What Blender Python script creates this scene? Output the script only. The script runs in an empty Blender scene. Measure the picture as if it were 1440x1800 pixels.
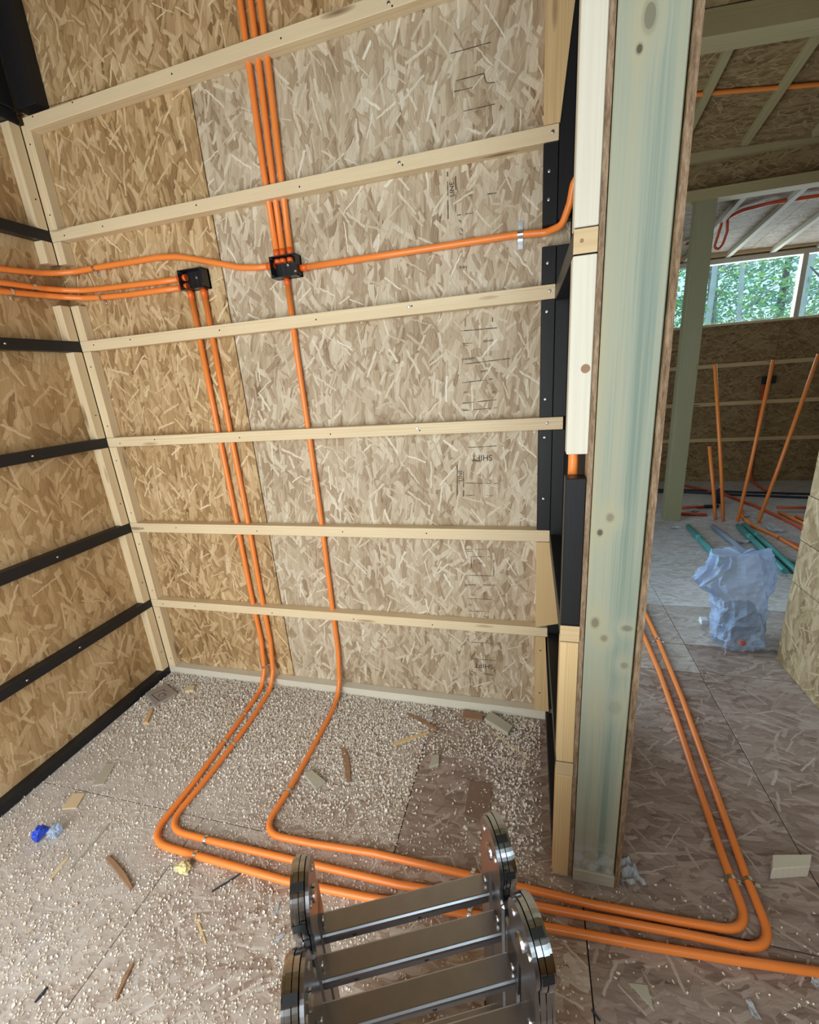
import bpy, bmesh, math, random
from mathutils import Vector, Matrix, noise
R = math.radians
random.seed(7)
SC = bpy.context.scene
COL = SC.collection

# ------------------------------------------------------------------ camera
cd = bpy.data.cameras.new('camera')
cam = bpy.data.objects.new('camera', cd); COL.objects.link(cam)
right = Vector((0.96526621, 0.25102194, -0.0724509))
down = Vector((0.00744591, -0.30362227, -0.95276339))
fwd = Vector((-0.26116223, 0.91913084, -0.2949454))
cam.matrix_world = Matrix(((right.x, -down.x, -fwd.x, 1.8488), (right.y, -down.y, -fwd.y, -1.5902),
                           (right.z, -down.z, -fwd.z, 1.3949), (0, 0, 0, 1)))
cd.sensor_fit = 'HORIZONTAL'; cd.sensor_width = 36.0
cd.lens = 36.0 * 771.6 / 1440.0
cd.clip_start = 0.02; cd.clip_end = 200
SC.camera = cam

# ------------------------------------------------------------------ light
w = bpy.data.worlds.new('overcast_sky'); SC.world = w; w.use_nodes = True
bg = w.node_tree.nodes['Background']
bg.inputs[0].default_value = (0.50, 0.83, 0.97, 1); bg.inputs[1].default_value = 1.7
SC.view_settings.view_transform = 'Standard'; SC.view_settings.look = 'None'
SC.view_settings.gamma = 1.0; SC.view_settings.use_curve_mapping = False
SC.view_settings.exposure = 0.0
SC.cycles.max_bounces = 6; SC.cycles.diffuse_bounces = 3; SC.cycles.glossy_bounces = 3; SC.cycles.transmission_bounces = 3; SC.cycles.transparent_max_bounces = 8
SC.cycles.adaptive_threshold = 0.03; SC.cycles.caustics_reflective = False; SC.cycles.caustics_refractive = False

def area(name, loc, rot, sx, sy, power, col):
    l = bpy.data.lights.new(name, 'AREA'); l.shape = 'RECTANGLE'; l.size = sx; l.size_y = sy
    l.energy = power; l.color = col
    o = bpy.data.objects.new(name, l); COL.objects.link(o); o.location = loc; o.rotation_euler = rot
    return o
# daylight standing in the openings of the room behind the camera and of the far room
area('daylight_front_opening', (0.88, -2.24, 1.02), (R(90), 0, R(0)), 1.5, 1.84, 44, (1.0, 0.965, 0.925))
area('daylight_front_window', (2.4, -2.24, 1.78), (R(90), 0, R(0)), 0.8, 1.0, 9, (0.84, 0.95, 1.0))
area('daylight_side_door', (1.27, 0.98, 1.1), (R(90), 0, R(-90)), 1.3, 1.9, 30, (0.72, 0.86, 1.0))
area('daylight_far_window', (4.3, 4.12, 1.97), (R(90), 0, R(180)), 1.5, 0.55, 16, (0.80, 0.92, 1.0))

# ------------------------------------------------------------------ helpers
def tag(o, label=None, cat=None, group=None, kind=None):
    if label: o['label'] = label
    if cat: o['category'] = cat
    if group: o['group'] = group
    if kind: o['kind'] = kind
    return o

def mobj(name, verts, faces, mat, parent=None, smooth=False):
    me = bpy.data.meshes.new(name)
    me.from_pydata([tuple(v) for v in verts], [], faces); me.update()
    if smooth:
        for p in me.polygons: p.use_smooth = True
    if mat:
        me.materials.append(mat)
    o = bpy.data.objects.new(name, me); COL.objects.link(o)
    if parent: o.parent = parent
    return o

def bmobj(name, bm, mat, parent=None, smooth=False):
    me = bpy.data.meshes.new(name); bm.to_mesh(me); bm.free()
    if smooth:
        for p in me.polygons: p.use_smooth = True
    if mat: me.materials.append(mat)
    o = bpy.data.objects.new(name, me); COL.objects.link(o)
    if parent: o.parent = parent
    return o

def empty(name, loc=(0, 0, 0), rz=0.0):
    o = bpy.data.objects.new(name, None); COL.objects.link(o); o.location = loc; o.rotation_euler = (0, 0, rz)
    o.empty_display_size = 0.05
    return o

def bm_box(bm, lo, hi, bev=0.0, mat=None):
    ret = bmesh.ops.create_cube(bm, size=1.0)
    vs = ret['verts']
    c = [(a + b) / 2 for a, b in zip(lo, hi)]; s = [b - a for a, b in zip(lo, hi)]
    for v in vs: v.co = Vector((v.co.x * s[0] + c[0], v.co.y * s[1] + c[1], v.co.z * s[2] + c[2]))
    if mat is not None:
        for v in vs: v.co = mat @ v.co
    if bev > 0:
        es = list({e for v in vs for e in v.link_edges})
        bmesh.ops.bevel(bm, geom=es, offset=bev, segments=1, affect='EDGES')
    return vs

def box(name, lo, hi, mat, parent=None, bev=0.0):
    """axis-aligned box kept in world coordinates"""
    bm = bmesh.new(); bm_box(bm, lo, hi, bev)
    return bmobj(name, bm, mat, parent)

def timber(name, lo, hi, mat, parent=None, bev=0.0015, tilt=0.0, wane=0.0):
    """sawn timber: local X runs along its length, so that the grain does too"""
    s = [b - a for a, b in zip(lo, hi)]; c = Vector([(a + b) / 2 for a, b in zip(lo, hi)])
    ax = max(range(3), key=lambda i: s[i])
    if ax == 0: dims = (s[0], s[1], s[2]); rot = (0, -tilt, 0)
    elif ax == 1: dims = (s[1], s[0], s[2]); rot = (0, 0, R(90))
    else: dims = (s[2], s[1], s[0]); rot = (0, R(-90) + tilt, 0)
    bm = bmesh.new(); bm_box(bm, [-d / 2 for d in dims], [d / 2 for d in dims], bev)
    o = bmobj(name, bm, mat, parent); o.location = c; o.rotation_euler = rot
    return o

def prism_xz(name, pts, y0, y1, mat, parent=None):
    """vertical tapered timber from an outline in the xz plane; local X is up"""
    c = Vector((sum(p[0] for p in pts) / len(pts), (y0 + y1) / 2, sum(p[1] for p in pts) / len(pts)))
    n = len(pts)
    vs = [(z - c.z, y - c.y, -(x - c.x)) for y in (y0, y1) for x, z in pts]
    fs = [tuple(range(n)), tuple(range(2 * n - 1, n - 1, -1))] + [(i, i + n, (i + 1) % n + n, (i + 1) % n) for i in range(n)]
    o = mobj(name, vs, fs, mat, parent); o.location = c; o.rotation_euler = (0, R(-90), 0)
    bm = bmesh.new(); bm.from_mesh(o.data); bmesh.ops.recalc_face_normals(bm, faces=bm.faces); bm.to_mesh(o.data); bm.free()
    return o

def fillet(pts, r, n=7):
    pts = [Vector(p) for p in pts]; out = [pts[0]]
    for i in range(1, len(pts) - 1):
        a, b, c = pts[i - 1], pts[i], pts[i + 1]
        u = (a - b); v = (c - b)
        ang = u.angle(v) if u.length > 1e-6 and v.length > 1e-6 else math.pi
        if ang > R(176): out.append(b); continue
        d = min(r / math.tan(ang / 2), u.length * 0.49, v.length * 0.49)
        p0 = b + u.normalized() * d; p1 = b + v.normalized() * d
        for k in range(n + 1):
            t = k / n
            out.append(p0 * (1 - t) ** 2 + b * 2 * t * (1 - t) + p1 * t ** 2)
    out.append(pts[-1]); return out

def bm_tube(bm, path, r, seg=12, cap=True, rfun=None):
    path = [Vector(p) for p in path]; rings = []
    n = None
    for i, p in enumerate(path):
        t = (path[min(i + 1, len(path) - 1)] - path[max(i - 1, 0)]).normalized()
        if n is None:
            n = t.orthogonal().normalized()
        else:
            n = (n - t * n.dot(t)).normalized()
        b = t.cross(n); rr = r if rfun is None else rfun(i / (len(path) - 1))
        rings.append([bm.verts.new(p + (n * math.cos(2 * math.pi * k / seg) + b * math.sin(2 * math.pi * k / seg)) * rr) for k in range(seg)])
    for i in range(len(rings) - 1):
        for k in range(seg):
            f = bm.faces.new((rings[i][k], rings[i][(k + 1) % seg], rings[i + 1][(k + 1) % seg], rings[i + 1][k])); f.smooth = True
    if cap:
        bm.faces.new(rings[0][::-1]); bm.faces.new(rings[-1])
    return rings

def tube(name, pts, r, mat, parent=None, fr=0.0, seg=12, rfun=None):
    path = fillet(pts, fr) if fr > 0 else [Vector(p) for p in pts]
    bm = bmesh.new(); bm_tube(bm, path, r, seg, True, rfun)
    return bmobj(name, bm, mat, parent)

def bm_cyl(bm, a, b, r, seg=10):
    return bm_tube(bm, [a, b], r, seg)

# ------------------------------------------------------------------ materials
class NT:
    def __init__(s, name, rough=0.6, spec=0.4):
        s.m = bpy.data.materials.new(name); s.m.use_nodes = True
        s.t = s.m.node_tree; s.b = s.t.nodes['Principled BSDF']
        s.b.inputs['Roughness'].default_value = rough
        s.b.inputs['Specular IOR Level'].default_value = spec
    def n(s, typ, **kw):
        nd = s.t.nodes.new(typ)
        for k, v in kw.items(): setattr(nd, k, v)
        return nd
    def l(s, a, b): s.t.links.new(a, b)
    def math(s, op, a, b=None, c=None, clamp=False):
        nd = s.n('ShaderNodeMath', operation=op, use_clamp=clamp)
        for i, v in enumerate((a, b, c)):
            if v is None: continue
            if isinstance(v, (int, float)): nd.inputs[i].default_value = v
            else: s.l(v, nd.inputs[i])
        return nd.outputs[0]
    def mix(s, f, a, b, typ='FLOAT', blend='MIX'):
        nd = s.n('ShaderNodeMix', data_type=typ)
        if typ == 'RGBA': nd.blend_type = blend
        ii = {'FLOAT': (0, 2, 3, 0), 'RGBA': (0, 6, 7, 2)}[typ]
        for i, v in zip(ii[:3], (f, a, b)):
            if isinstance(v, (int, float)): nd.inputs[i].default_value = v
            elif isinstance(v, tuple): nd.inputs[i].default_value = v if len(v) == 4 else (*v, 1)
            else: s.l(v, nd.inputs[i])
        return nd.outputs[ii[3]]
    def ramp(s, f, stops, interp='LINEAR'):
        nd = s.n('ShaderNodeValToRGB'); cr = nd.color_ramp; cr.interpolation = interp
        while len(cr.elements) < len(stops): cr.elements.new(0.5)
        for e, (p, c) in zip(cr.elements, stops):
            e.position = p; e.color = c if len(c) == 4 else (*c, 1)
        s.l(f, nd.inputs[0]); return nd.outputs[0]
    def sep(s, v):
        nd = s.n('ShaderNodeSeparateXYZ'); s.l(v, nd.inputs[0]); return nd.outputs
    def comb(s, x, y, z):
        nd = s.n('ShaderNodeCombineXYZ')
        for i, v in enumerate((x, y, z)):
            if isinstance(v, (int, float)): nd.inputs[i].default_value = v
            else: s.l(v, nd.inputs[i])
        return nd.outputs[0]
    def obj(s): return s.n('ShaderNodeTexCoord').outputs['Object']
    def rnd(s): return s.n('ShaderNodeObjectInfo').outputs['Random']
    def vmath(s, op, a, b):
        nd = s.n('ShaderNodeVectorMath', operation=op)
        for i, v in enumerate((a, b)):
            if isinstance(v, tuple): nd.inputs[i].default_value = v
            else: s.l(v, nd.inputs[i])
        return nd.outputs[0]
    def noise(s, v, scale, detail=2, rough=0.5, col=False):
        nd = s.n('ShaderNodeTexNoise'); s.l(v, nd.inputs['Vector'])
        nd.inputs['Scale'].default_value = scale; nd.inputs['Detail'].default_value = detail; nd.inputs['Roughness'].default_value = rough
        return nd.outputs[1 if col else 0]
    def voro(s, v, scale=1.0, dims='2D', feat='F1'):
        nd = s.n('ShaderNodeTexVoronoi', voronoi_dimensions=dims, feature=feat); s.l(v, nd.inputs['Vector'])
        nd.inputs['Scale'].default_value = scale
        return nd.outputs
    def bump(s, h, strength=0.4, dist=0.002):
        nd = s.n('ShaderNodeBump'); nd.inputs['Strength'].default_value = strength; nd.inputs['Distance'].default_value = dist
        s.l(h, nd.inputs['Height']); s.l(nd.outputs[0], s.b.inputs['Normal'])
    def out(s, col): s.l(col, s.b.inputs['Base Color'])

def rot_scale(s, v, ang, su, sv, off):
    mp = s.n('ShaderNodeMapping', vector_type='TEXTURE')
    mp.inputs['Rotation'].default_value = (0, 0, ang); mp.inputs['Scale'].default_value = (1 / su, 1 / sv, 1)
    mp.inputs['Location'].default_value = (off, off * 0.37, 0)
    s.l(v, mp.inputs['Vector']); return mp.outputs[0]

def osb(name, plane, stops, dust=None, rough=0.62, size=1.0, contrast=1.0, spec=0.35):
    """strand board: overlapping layers of long flakes; plane = axes (along strands, across)"""
    s = NT(name, rough, spec)
    co = s.obj(); xyz = s.sep(co); r = s.rnd()
    u = xyz['XYZ'.index(plane[0])]; v = xyz['XYZ'.index(plane[1])]
    off = s.math('MULTIPLY', r, 37.0)
    uv = s.comb(s.math('ADD', u, off), s.math('ADD', v, off), 0)
    wn = s.noise(uv, 38.0, 1, 0.5, col=True)
    wv = s.vmath('SUBTRACT', wn, (0.5, 0.5, 0.5))
    sc = s.n('ShaderNodeVectorMath', operation='SCALE'); s.l(wv, sc.inputs[0]); sc.inputs['Scale'].default_value = 0.010
    uvw = s.vmath('ADD', uv, sc.outputs[0])
    # bottom: closely packed upright strands
    vo = s.voro(rot_scale(s, uvw, 0.06, 8 * size, 46 * size, 1.1))
    rgb = s.n('ShaderNodeSeparateColor'); s.l(vo['Color'], rgb.inputs[0])
    val = s.math('SUBTRACT', s.math('MULTIPLY_ADD', rgb.outputs[0], 0.36, 0.30), s.math('MULTIPLY', s.math('POWER', vo['Distance'], 4.0), 0.3))
    # on top of it: single straight strands, each turned its own way  (cells/m, half length, half width, spread, tone span, tone bias)
    strands = ((9, .62, .15, 1.3, .34, .0), (12, .62, .13, 1.8, .36, .0), (10, .60, .10, 1.2, .42, -.03), (16, .62, .13, 2.3, .36, .02),
               (18, .66, .08, 1.7, .42, .03), (13, .66, .040, 2.6, .26, .18))
    for i, (cs, hl, hw, spread, span, bias) in enumerate(strands):
        cv = rot_scale(s, uvw, 0.7 * i, cs * size, cs * size, i * 5.3 + 0.7)
        vo = s.voro(cv)
        rgb = s.n('ShaderNodeSeparateColor'); s.l(vo['Color'], rgb.inputs[0])
        d = s.vmath('SUBTRACT', cv, vo['Position'])
        rt = s.n('ShaderNodeVectorRotate', rotation_type='Z_AXIS'); s.l(d, rt.inputs['Vector'])
        s.l(s.math('MULTIPLY_ADD', rgb.outputs[0], spread, 0.7 * i - spread / 2), rt.inputs['Angle'])
        lx, ly, lz = s.sep(rt.outputs[0])
        ay = s.math('ABSOLUTE', ly)
        wv_ = s.math('MULTIPLY_ADD', rgb.outputs[1], hw * 0.9, hw * 0.5)
        mk = s.math('MULTIPLY', s.math('LESS_THAN', ay, wv_), s.math('LESS_THAN', s.math('ABSOLUTE', lx), hl))
        fb = s.math('SINE', s.math('MULTIPLY_ADD', ly, 80.0, s.math('MULTIPLY', rgb.outputs[2], 60.0)))
        rv = s.math('MULTIPLY_ADD', rgb.outputs[2], span, 0.5 - span / 2 + bias)
        rv = s.math('MULTIPLY_ADD', fb, 0.035, rv)
        rv = s.math('SUBTRACT', rv, s.math('MULTIPLY', s.math('GREATER_THAN', s.math('MULTIPLY', ly, 1.0), s.math('MULTIPLY', wv_, 0.72)), 0.09))  # painted shadow line along one edge of each strand
        val = s.mix(mk, val, rv)
    fib = s.noise(rot_scale(s, uvw, 0.12, 10, 150, 0.3), 1.0, 2, 0.65)
    big = s.noise(uv, 2.2, 2, 0.5)
    f = s.math('ADD', val, s.math('MULTIPLY_ADD', fib, 0.34, -0.17))
    f = s.math('MULTIPLY_ADD', s.math('SUBTRACT', f, 0.5), contrast * 1.02, 0.5)
    f = s.math('ADD', f, s.math('MULTIPLY', s.math('SUBTRACT', big, 0.5), 0.26))
    col = s.ramp(f, stops)
    if dust:
        dm = dust(s, xyz, uv)
        col = s.mix(dm[0], col, dm[1], 'RGBA')
    s.out(col)
    return s.m

def wood(name, light, dark, knot=(0.20, 0.11, 0.05), freq=1500.0, amount=0.5, rough=0.6, knots=True, blotch=None, extra=None):
    s = NT(name, rough, 0.35)
    co = s.obj(); r = s.rnd()
    x, y, z = s.sep(co)
    o1 = s.math('MULTIPLY', r, 19.0)
    v = s.comb(s.math('ADD', x, o1), y, z)
    st = s.vmath('MULTIPLY', v, (1.4, 16.0, 16.0))
    wob = s.noise(st, 1.0, 3, 0.5)
    y2 = s.math('SUBTRACT', y, s.math('ADD', s.math('MULTIPLY', s.math('SINE', s.math('MULTIPLY', r, 77.0)), 0.035), 0.01))
    z2 = s.math('SUBTRACT', z, s.math('ADD', s.math('MULTIPLY', s.math('COSINE', s.math('MULTIPLY', r, 131.0)), 0.03), 0.035))
    d = s.math('SQRT', s.math('ADD', s.math('MULTIPLY', y2, y2), s.math('MULTIPLY', z2, z2)))
    ring = s.math('SINE', s.math('ADD', s.math('MULTIPLY', d, freq), s.math('MULTIPLY', wob, 16.0)))
    ring = s.math('POWER', s.math('MULTIPLY_ADD', ring, 0.5, 0.5), 1.6)
    fine = s.noise(s.vmath('MULTIPLY', v, (9.0, 320.0, 320.0)), 1.0, 2, 0.6)
    f = s.math('ADD', s.math('MULTIPLY', ring, amount), s.math('MULTIPLY', s.math('SUBTRACT', fine, 0.45), 0.55), clamp=True)
    col = s.mix(f, light, dark, 'RGBA')
    tone = s.noise(s.vmath('MULTIPLY', v, (2.5, 9.0, 9.0)), 1.0, 2, 0.5)
    tone = s.math('ADD', tone, s.math('MULTIPLY', s.math('SUBTRACT', r, 0.5), 0.35))
    col = s.mix(s.math('MULTIPLY_ADD', tone, 0.9, -0.2, clamp=True), col, tuple(c * k for c, k in zip(dark, (0.92, 0.86, 0.78))), 'RGBA', 'MULTIPLY') if False else s.mix(s.math('MULTIPLY_ADD', tone, 1.1, -0.30, clamp=True), col, tuple((a + b) / 2 * 0.93 for a, b in zip(light, dark)), 'RGBA')
    if knots:
        vo = s.voro(s.vmath('MULTIPLY', v, (2.6, 15.0, 15.0)), 1.0, '3D')
        k = s.math('SUBTRACT', 1.0, s.math('MULTIPLY', vo['Distance'], 6.5), clamp=True)
        col = s.mix(s.math('POWER', k, 0.6), col, knot, 'RGBA')
    if extra: col = extra(s, co, col, v)
    s.out(col); s.bump(fine, 0.10, 0.0012)
    return s.m

def plain(name, col, rough=0.5, metal=0.0, spec=0.5, var=0.0, scale=8.0, bump=0.0):
    s = NT(name, rough, spec); s.b.inputs['Metallic'].default_value = metal
    if var > 0:
        n = s.noise(s.obj(), scale, 4, 0.6)
        c = s.mix(n, tuple(max(0, k * (1 - var)) for k in col), tuple(min(1, k * (1 + var)) for k in col), 'RGBA')
        s.out(c)
        if bump: s.bump(n, bump, 0.002)
    else: s.b.inputs['Base Color'].default_value = (*col, 1)
    return s.m

OSB_WARM = [(0.15, (0.16, 0.080, 0.030)), (0.35, (0.34, 0.205, 0.090)), (0.52, (0.475, 0.315, 0.155)), (0.70, (0.62, 0.45, 0.26)), (0.92, (0.82, 0.68, 0.46))]
OSB_PALE = [(0.15, (0.205, 0.125, 0.065)), (0.35, (0.375, 0.275, 0.175)), (0.52, (0.490, 0.390, 0.270)), (0.70, (0.625, 0.535, 0.405)), (0.92, (0.82, 0.77, 0.67))]
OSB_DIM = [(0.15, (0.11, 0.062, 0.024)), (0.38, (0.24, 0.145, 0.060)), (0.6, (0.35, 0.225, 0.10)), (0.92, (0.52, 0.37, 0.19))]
OSB_GREY = [(0.15, (0.20, 0.15, 0.12)), (0.38, (0.36, 0.295, 0.25)), (0.6, (0.47, 0.405, 0.355)), (0.92, (0.66, 0.60, 0.55))]
OSB_FLOOR = [(0.15, (0.20, 0.115, 0.070)), (0.38, (0.36, 0.255, 0.195)), (0.60, (0.49, 0.395, 0.33)), (0.92, (0.74, 0.69, 0.64))]
OSB_FLOORD = [(0.15, (0.13, 0.082, 0.062)), (0.38, (0.27, 0.190, 0.155)), (0.60, (0.38, 0.290, 0.245)), (0.92, (0.60, 0.52, 0.47))]

OSB_RIGHT = [(0.15, (0.15, 0.09, 0.04)), (0.38, (0.31, 0.21, 0.105)), (0.6, (0.44, 0.32, 0.18)), (0.92, (0.62, 0.50, 0.33))]
OSB_FARF = [(0.15, (0.30, 0.255, 0.235)), (0.38, (0.50, 0.47, 0.455)), (0.6, (0.63, 0.62, 0.62)), (0.92, (0.80, 0.80, 0.81))]  # paler, bluish stops: daylight on the far floor put into the board colour
OSB_FARC = [(0.15, (0.22, 0.15, 0.10)), (0.38, (0.38, 0.29, 0.215)), (0.6, (0.49, 0.395, 0.31)), (0.92, (0.66, 0.58, 0.48))]

def dust_left(s, xyz, uv):
    """trodden sawdust lying on the boards, thick on the left, patchy towards the right"""
    a = s.noise(uv, 2.3, 4, 0.6); b = s.noise(uv, 26.0, 3, 0.7)
    fall = s.math('MULTIPLY_ADD', xyz[0], -0.36, 1.32)
    m = s.math('ADD', s.math('ADD', s.math('MULTIPLY', a, 0.9), fall), s.math('MULTIPLY', b, 0.7))
    m = s.math('MULTIPLY_ADD', m, 2.1, -3.15, clamp=True)
    return s.math('MULTIPLY', m, 0.62), (0.61, 0.59, 0.565)
def dust_thin(s, xyz, uv):
    a = s.noise(uv, 1.7, 4, 0.6); b = s.noise(rot_scale(s, uv, 0.3, 6, 60, 0.2), 1.0, 3, 0.7)
    m = s.math('MULTIPLY_ADD', s.math('ADD', a, b), 1.3, -1.05, clamp=True)
    return s.math('MULTIPLY', m, 0.45), (0.40, 0.36, 0.33)

M = {}
M['osb_warm'] = osb('osb_warm', 'ZX', OSB_WARM)
M['osb_pale'] = osb('osb_pale', 'ZX', OSB_PALE)
M['osb_left'] = osb('osb_left', 'ZY', OSB_WARM, size=0.8, contrast=0.8)
M['osb_side'] = osb('osb_side', 'ZY', OSB_GREY, size=0.9)
M['osb_right'] = osb('osb_right', 'ZY', OSB_RIGHT, size=0.9)
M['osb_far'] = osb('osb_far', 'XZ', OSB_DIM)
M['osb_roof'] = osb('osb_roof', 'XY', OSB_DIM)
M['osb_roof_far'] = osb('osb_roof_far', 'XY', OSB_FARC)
M['floor'] = osb('floor_board', 'XY', OSB_FLOOR, dust_left, rough=0.7)
M['floor_dark'] = osb('floor_board_dark', 'XY', OSB_FLOORD, dust_thin, rough=0.55)
M['floor_mid'] = osb('floor_board_mid', 'XY', OSB_GREY, dust_thin, rough=0.4, spec=0.5)  # in-between tone, steps the painted brightness up towards the far sheets
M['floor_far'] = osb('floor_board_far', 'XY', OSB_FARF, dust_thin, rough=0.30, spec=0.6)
M['pine'] = wood('pine', (0.80, 0.655, 0.435), (0.575, 0.405, 0.22), amount=0.42)
M['pine_warm'] = wood('pine_warm', (0.74, 0.53, 0.28), (0.52, 0.32, 0.13), amount=0.42)
M['pine_white'] = wood('pine_white', (0.70, 0.655, 0.55), (0.58, 0.505, 0.38), amount=0.30, knots=False)
M['pine_grey'] = wood('pine_grey', (0.50, 0.47, 0.38), (0.36, 0.33, 0.25), amount=0.4, knots=False)
M['pine_end'] = wood('pine_end_grain', (0.66, 0.49, 0.28), (0.50, 0.345, 0.175), freq=900.0, amount=0.5, knots=False)
M['pine_dim'] = wood('pine_dark', (0.47, 0.365, 0.18), (0.37, 0.27, 0.125), amount=0.35, knots=False)  # darker, yellower pine for the beams, header and nearer rafters
M['pine_brown'] = wood('pine_brown', (0.36, 0.22, 0.13), (0.22, 0.11, 0.06), amount=0.5, knots=False)
M['black_wood'] = wood('black_stained_wood', (0.016, 0.016, 0.018), (0.008, 0.008, 0.009), (0.006, 0.006, 0.006), rough=0.42, knots=False)
M['orange'] = plain('orange_conduit_plastic', (0.93, 0.265, 0.052), 0.34, var=0.05, scale=5)
M['orange_dark'] = plain('orange_red_collar_plastic', (0.84, 0.135, 0.018), 0.36)
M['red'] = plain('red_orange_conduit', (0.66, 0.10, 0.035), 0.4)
M['box_black'] = plain('black_plastic', (0.010, 0.011, 0.014), 0.33)
M['zinc'] = plain('zinc_plated_steel', (0.78, 0.80, 0.82), 0.28, 1.0, var=0.08, scale=60)
M['alu'] = plain('brushed_aluminium', (0.36, 0.36, 0.38), 0.28, 1.0, var=0.12, scale=30)
M['chrome'] = plain('polished_steel', (0.42, 0.44, 0.46), 0.14, 1.0)
M['blackslot'] = plain('black_slot', (0.006, 0.006, 0.007), 0.5)
M['blue'] = plain('blue_plastic', (0.03, 0.08, 0.62), 0.4)
M['teal'] = plain('teal_plastic', (0.09, 0.36, 0.34), 0.4, var=0.15, scale=6)
M['greyblue'] = plain('grey_blue_plastic', (0.30, 0.37, 0.46), 0.45)
M['cable'] = plain('dark_cable_sheath', (0.03, 0.035, 0.05), 0.45)
M['ink'] = plain('printed_ink', (0.045, 0.036, 0.03), 0.8, spec=0.1)
M['ink_faint'] = plain('faded_printed_ink', (0.12, 0.092, 0.065), 0.8, spec=0.1)
M['cardboard'] = plain('grey_cardboard', (0.33, 0.285, 0.255), 0.85, spec=0.15, var=0.1, scale=40)
M['cardboard_brown'] = plain('brown_cardboard', (0.235, 0.155, 0.115), 0.85, spec=0.15, var=0.12, scale=30)
M['paper'] = plain('white_paper', (0.78, 0.80, 0.83), 0.8, spec=0.2, var=0.06, scale=30)
M['foam'] = plain('yellow_foam', (0.74, 0.63, 0.33), 0.9, spec=0.1, var=0.15, scale=70, bump=0.5)
M['shade_black'] = plain('shade_sheet_black', (0.014, 0.014, 0.015), 0.7, spec=0.2)  # near-black colour of the sheet that imitates the partition's shade
M['sub'] = plain('dark_joint', (0.020, 0.014, 0.010), 0.95, spec=0.05)

def edge_mat():
    s = NT('osb_cut_edge', 0.8, 0.2); co = s.obj()
    n = s.noise(s.vmath('MULTIPLY', co, (260.0, 60.0, 55.0)), 1.0, 3, 0.7)
    n2 = s.noise(s.vmath('MULTIPLY', co, (90.0, 60.0, 14.0)), 1.0, 3, 0.6)
    f = s.math('MULTIPLY_ADD', s.math('ADD', n, n2), 0.9, -0.4, clamp=True)
    s.out(s.ramp(f, [(0.05, (0.075, 0.042, 0.024)), (0.45, (0.24, 0.155, 0.095)), (0.75, (0.40, 0.285, 0.185)), (1.0, (0.62, 0.49, 0.34))]))
    s.bump(f, 0.8, 0.004); return s.m
M['osb_edge'] = edge_mat()

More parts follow.
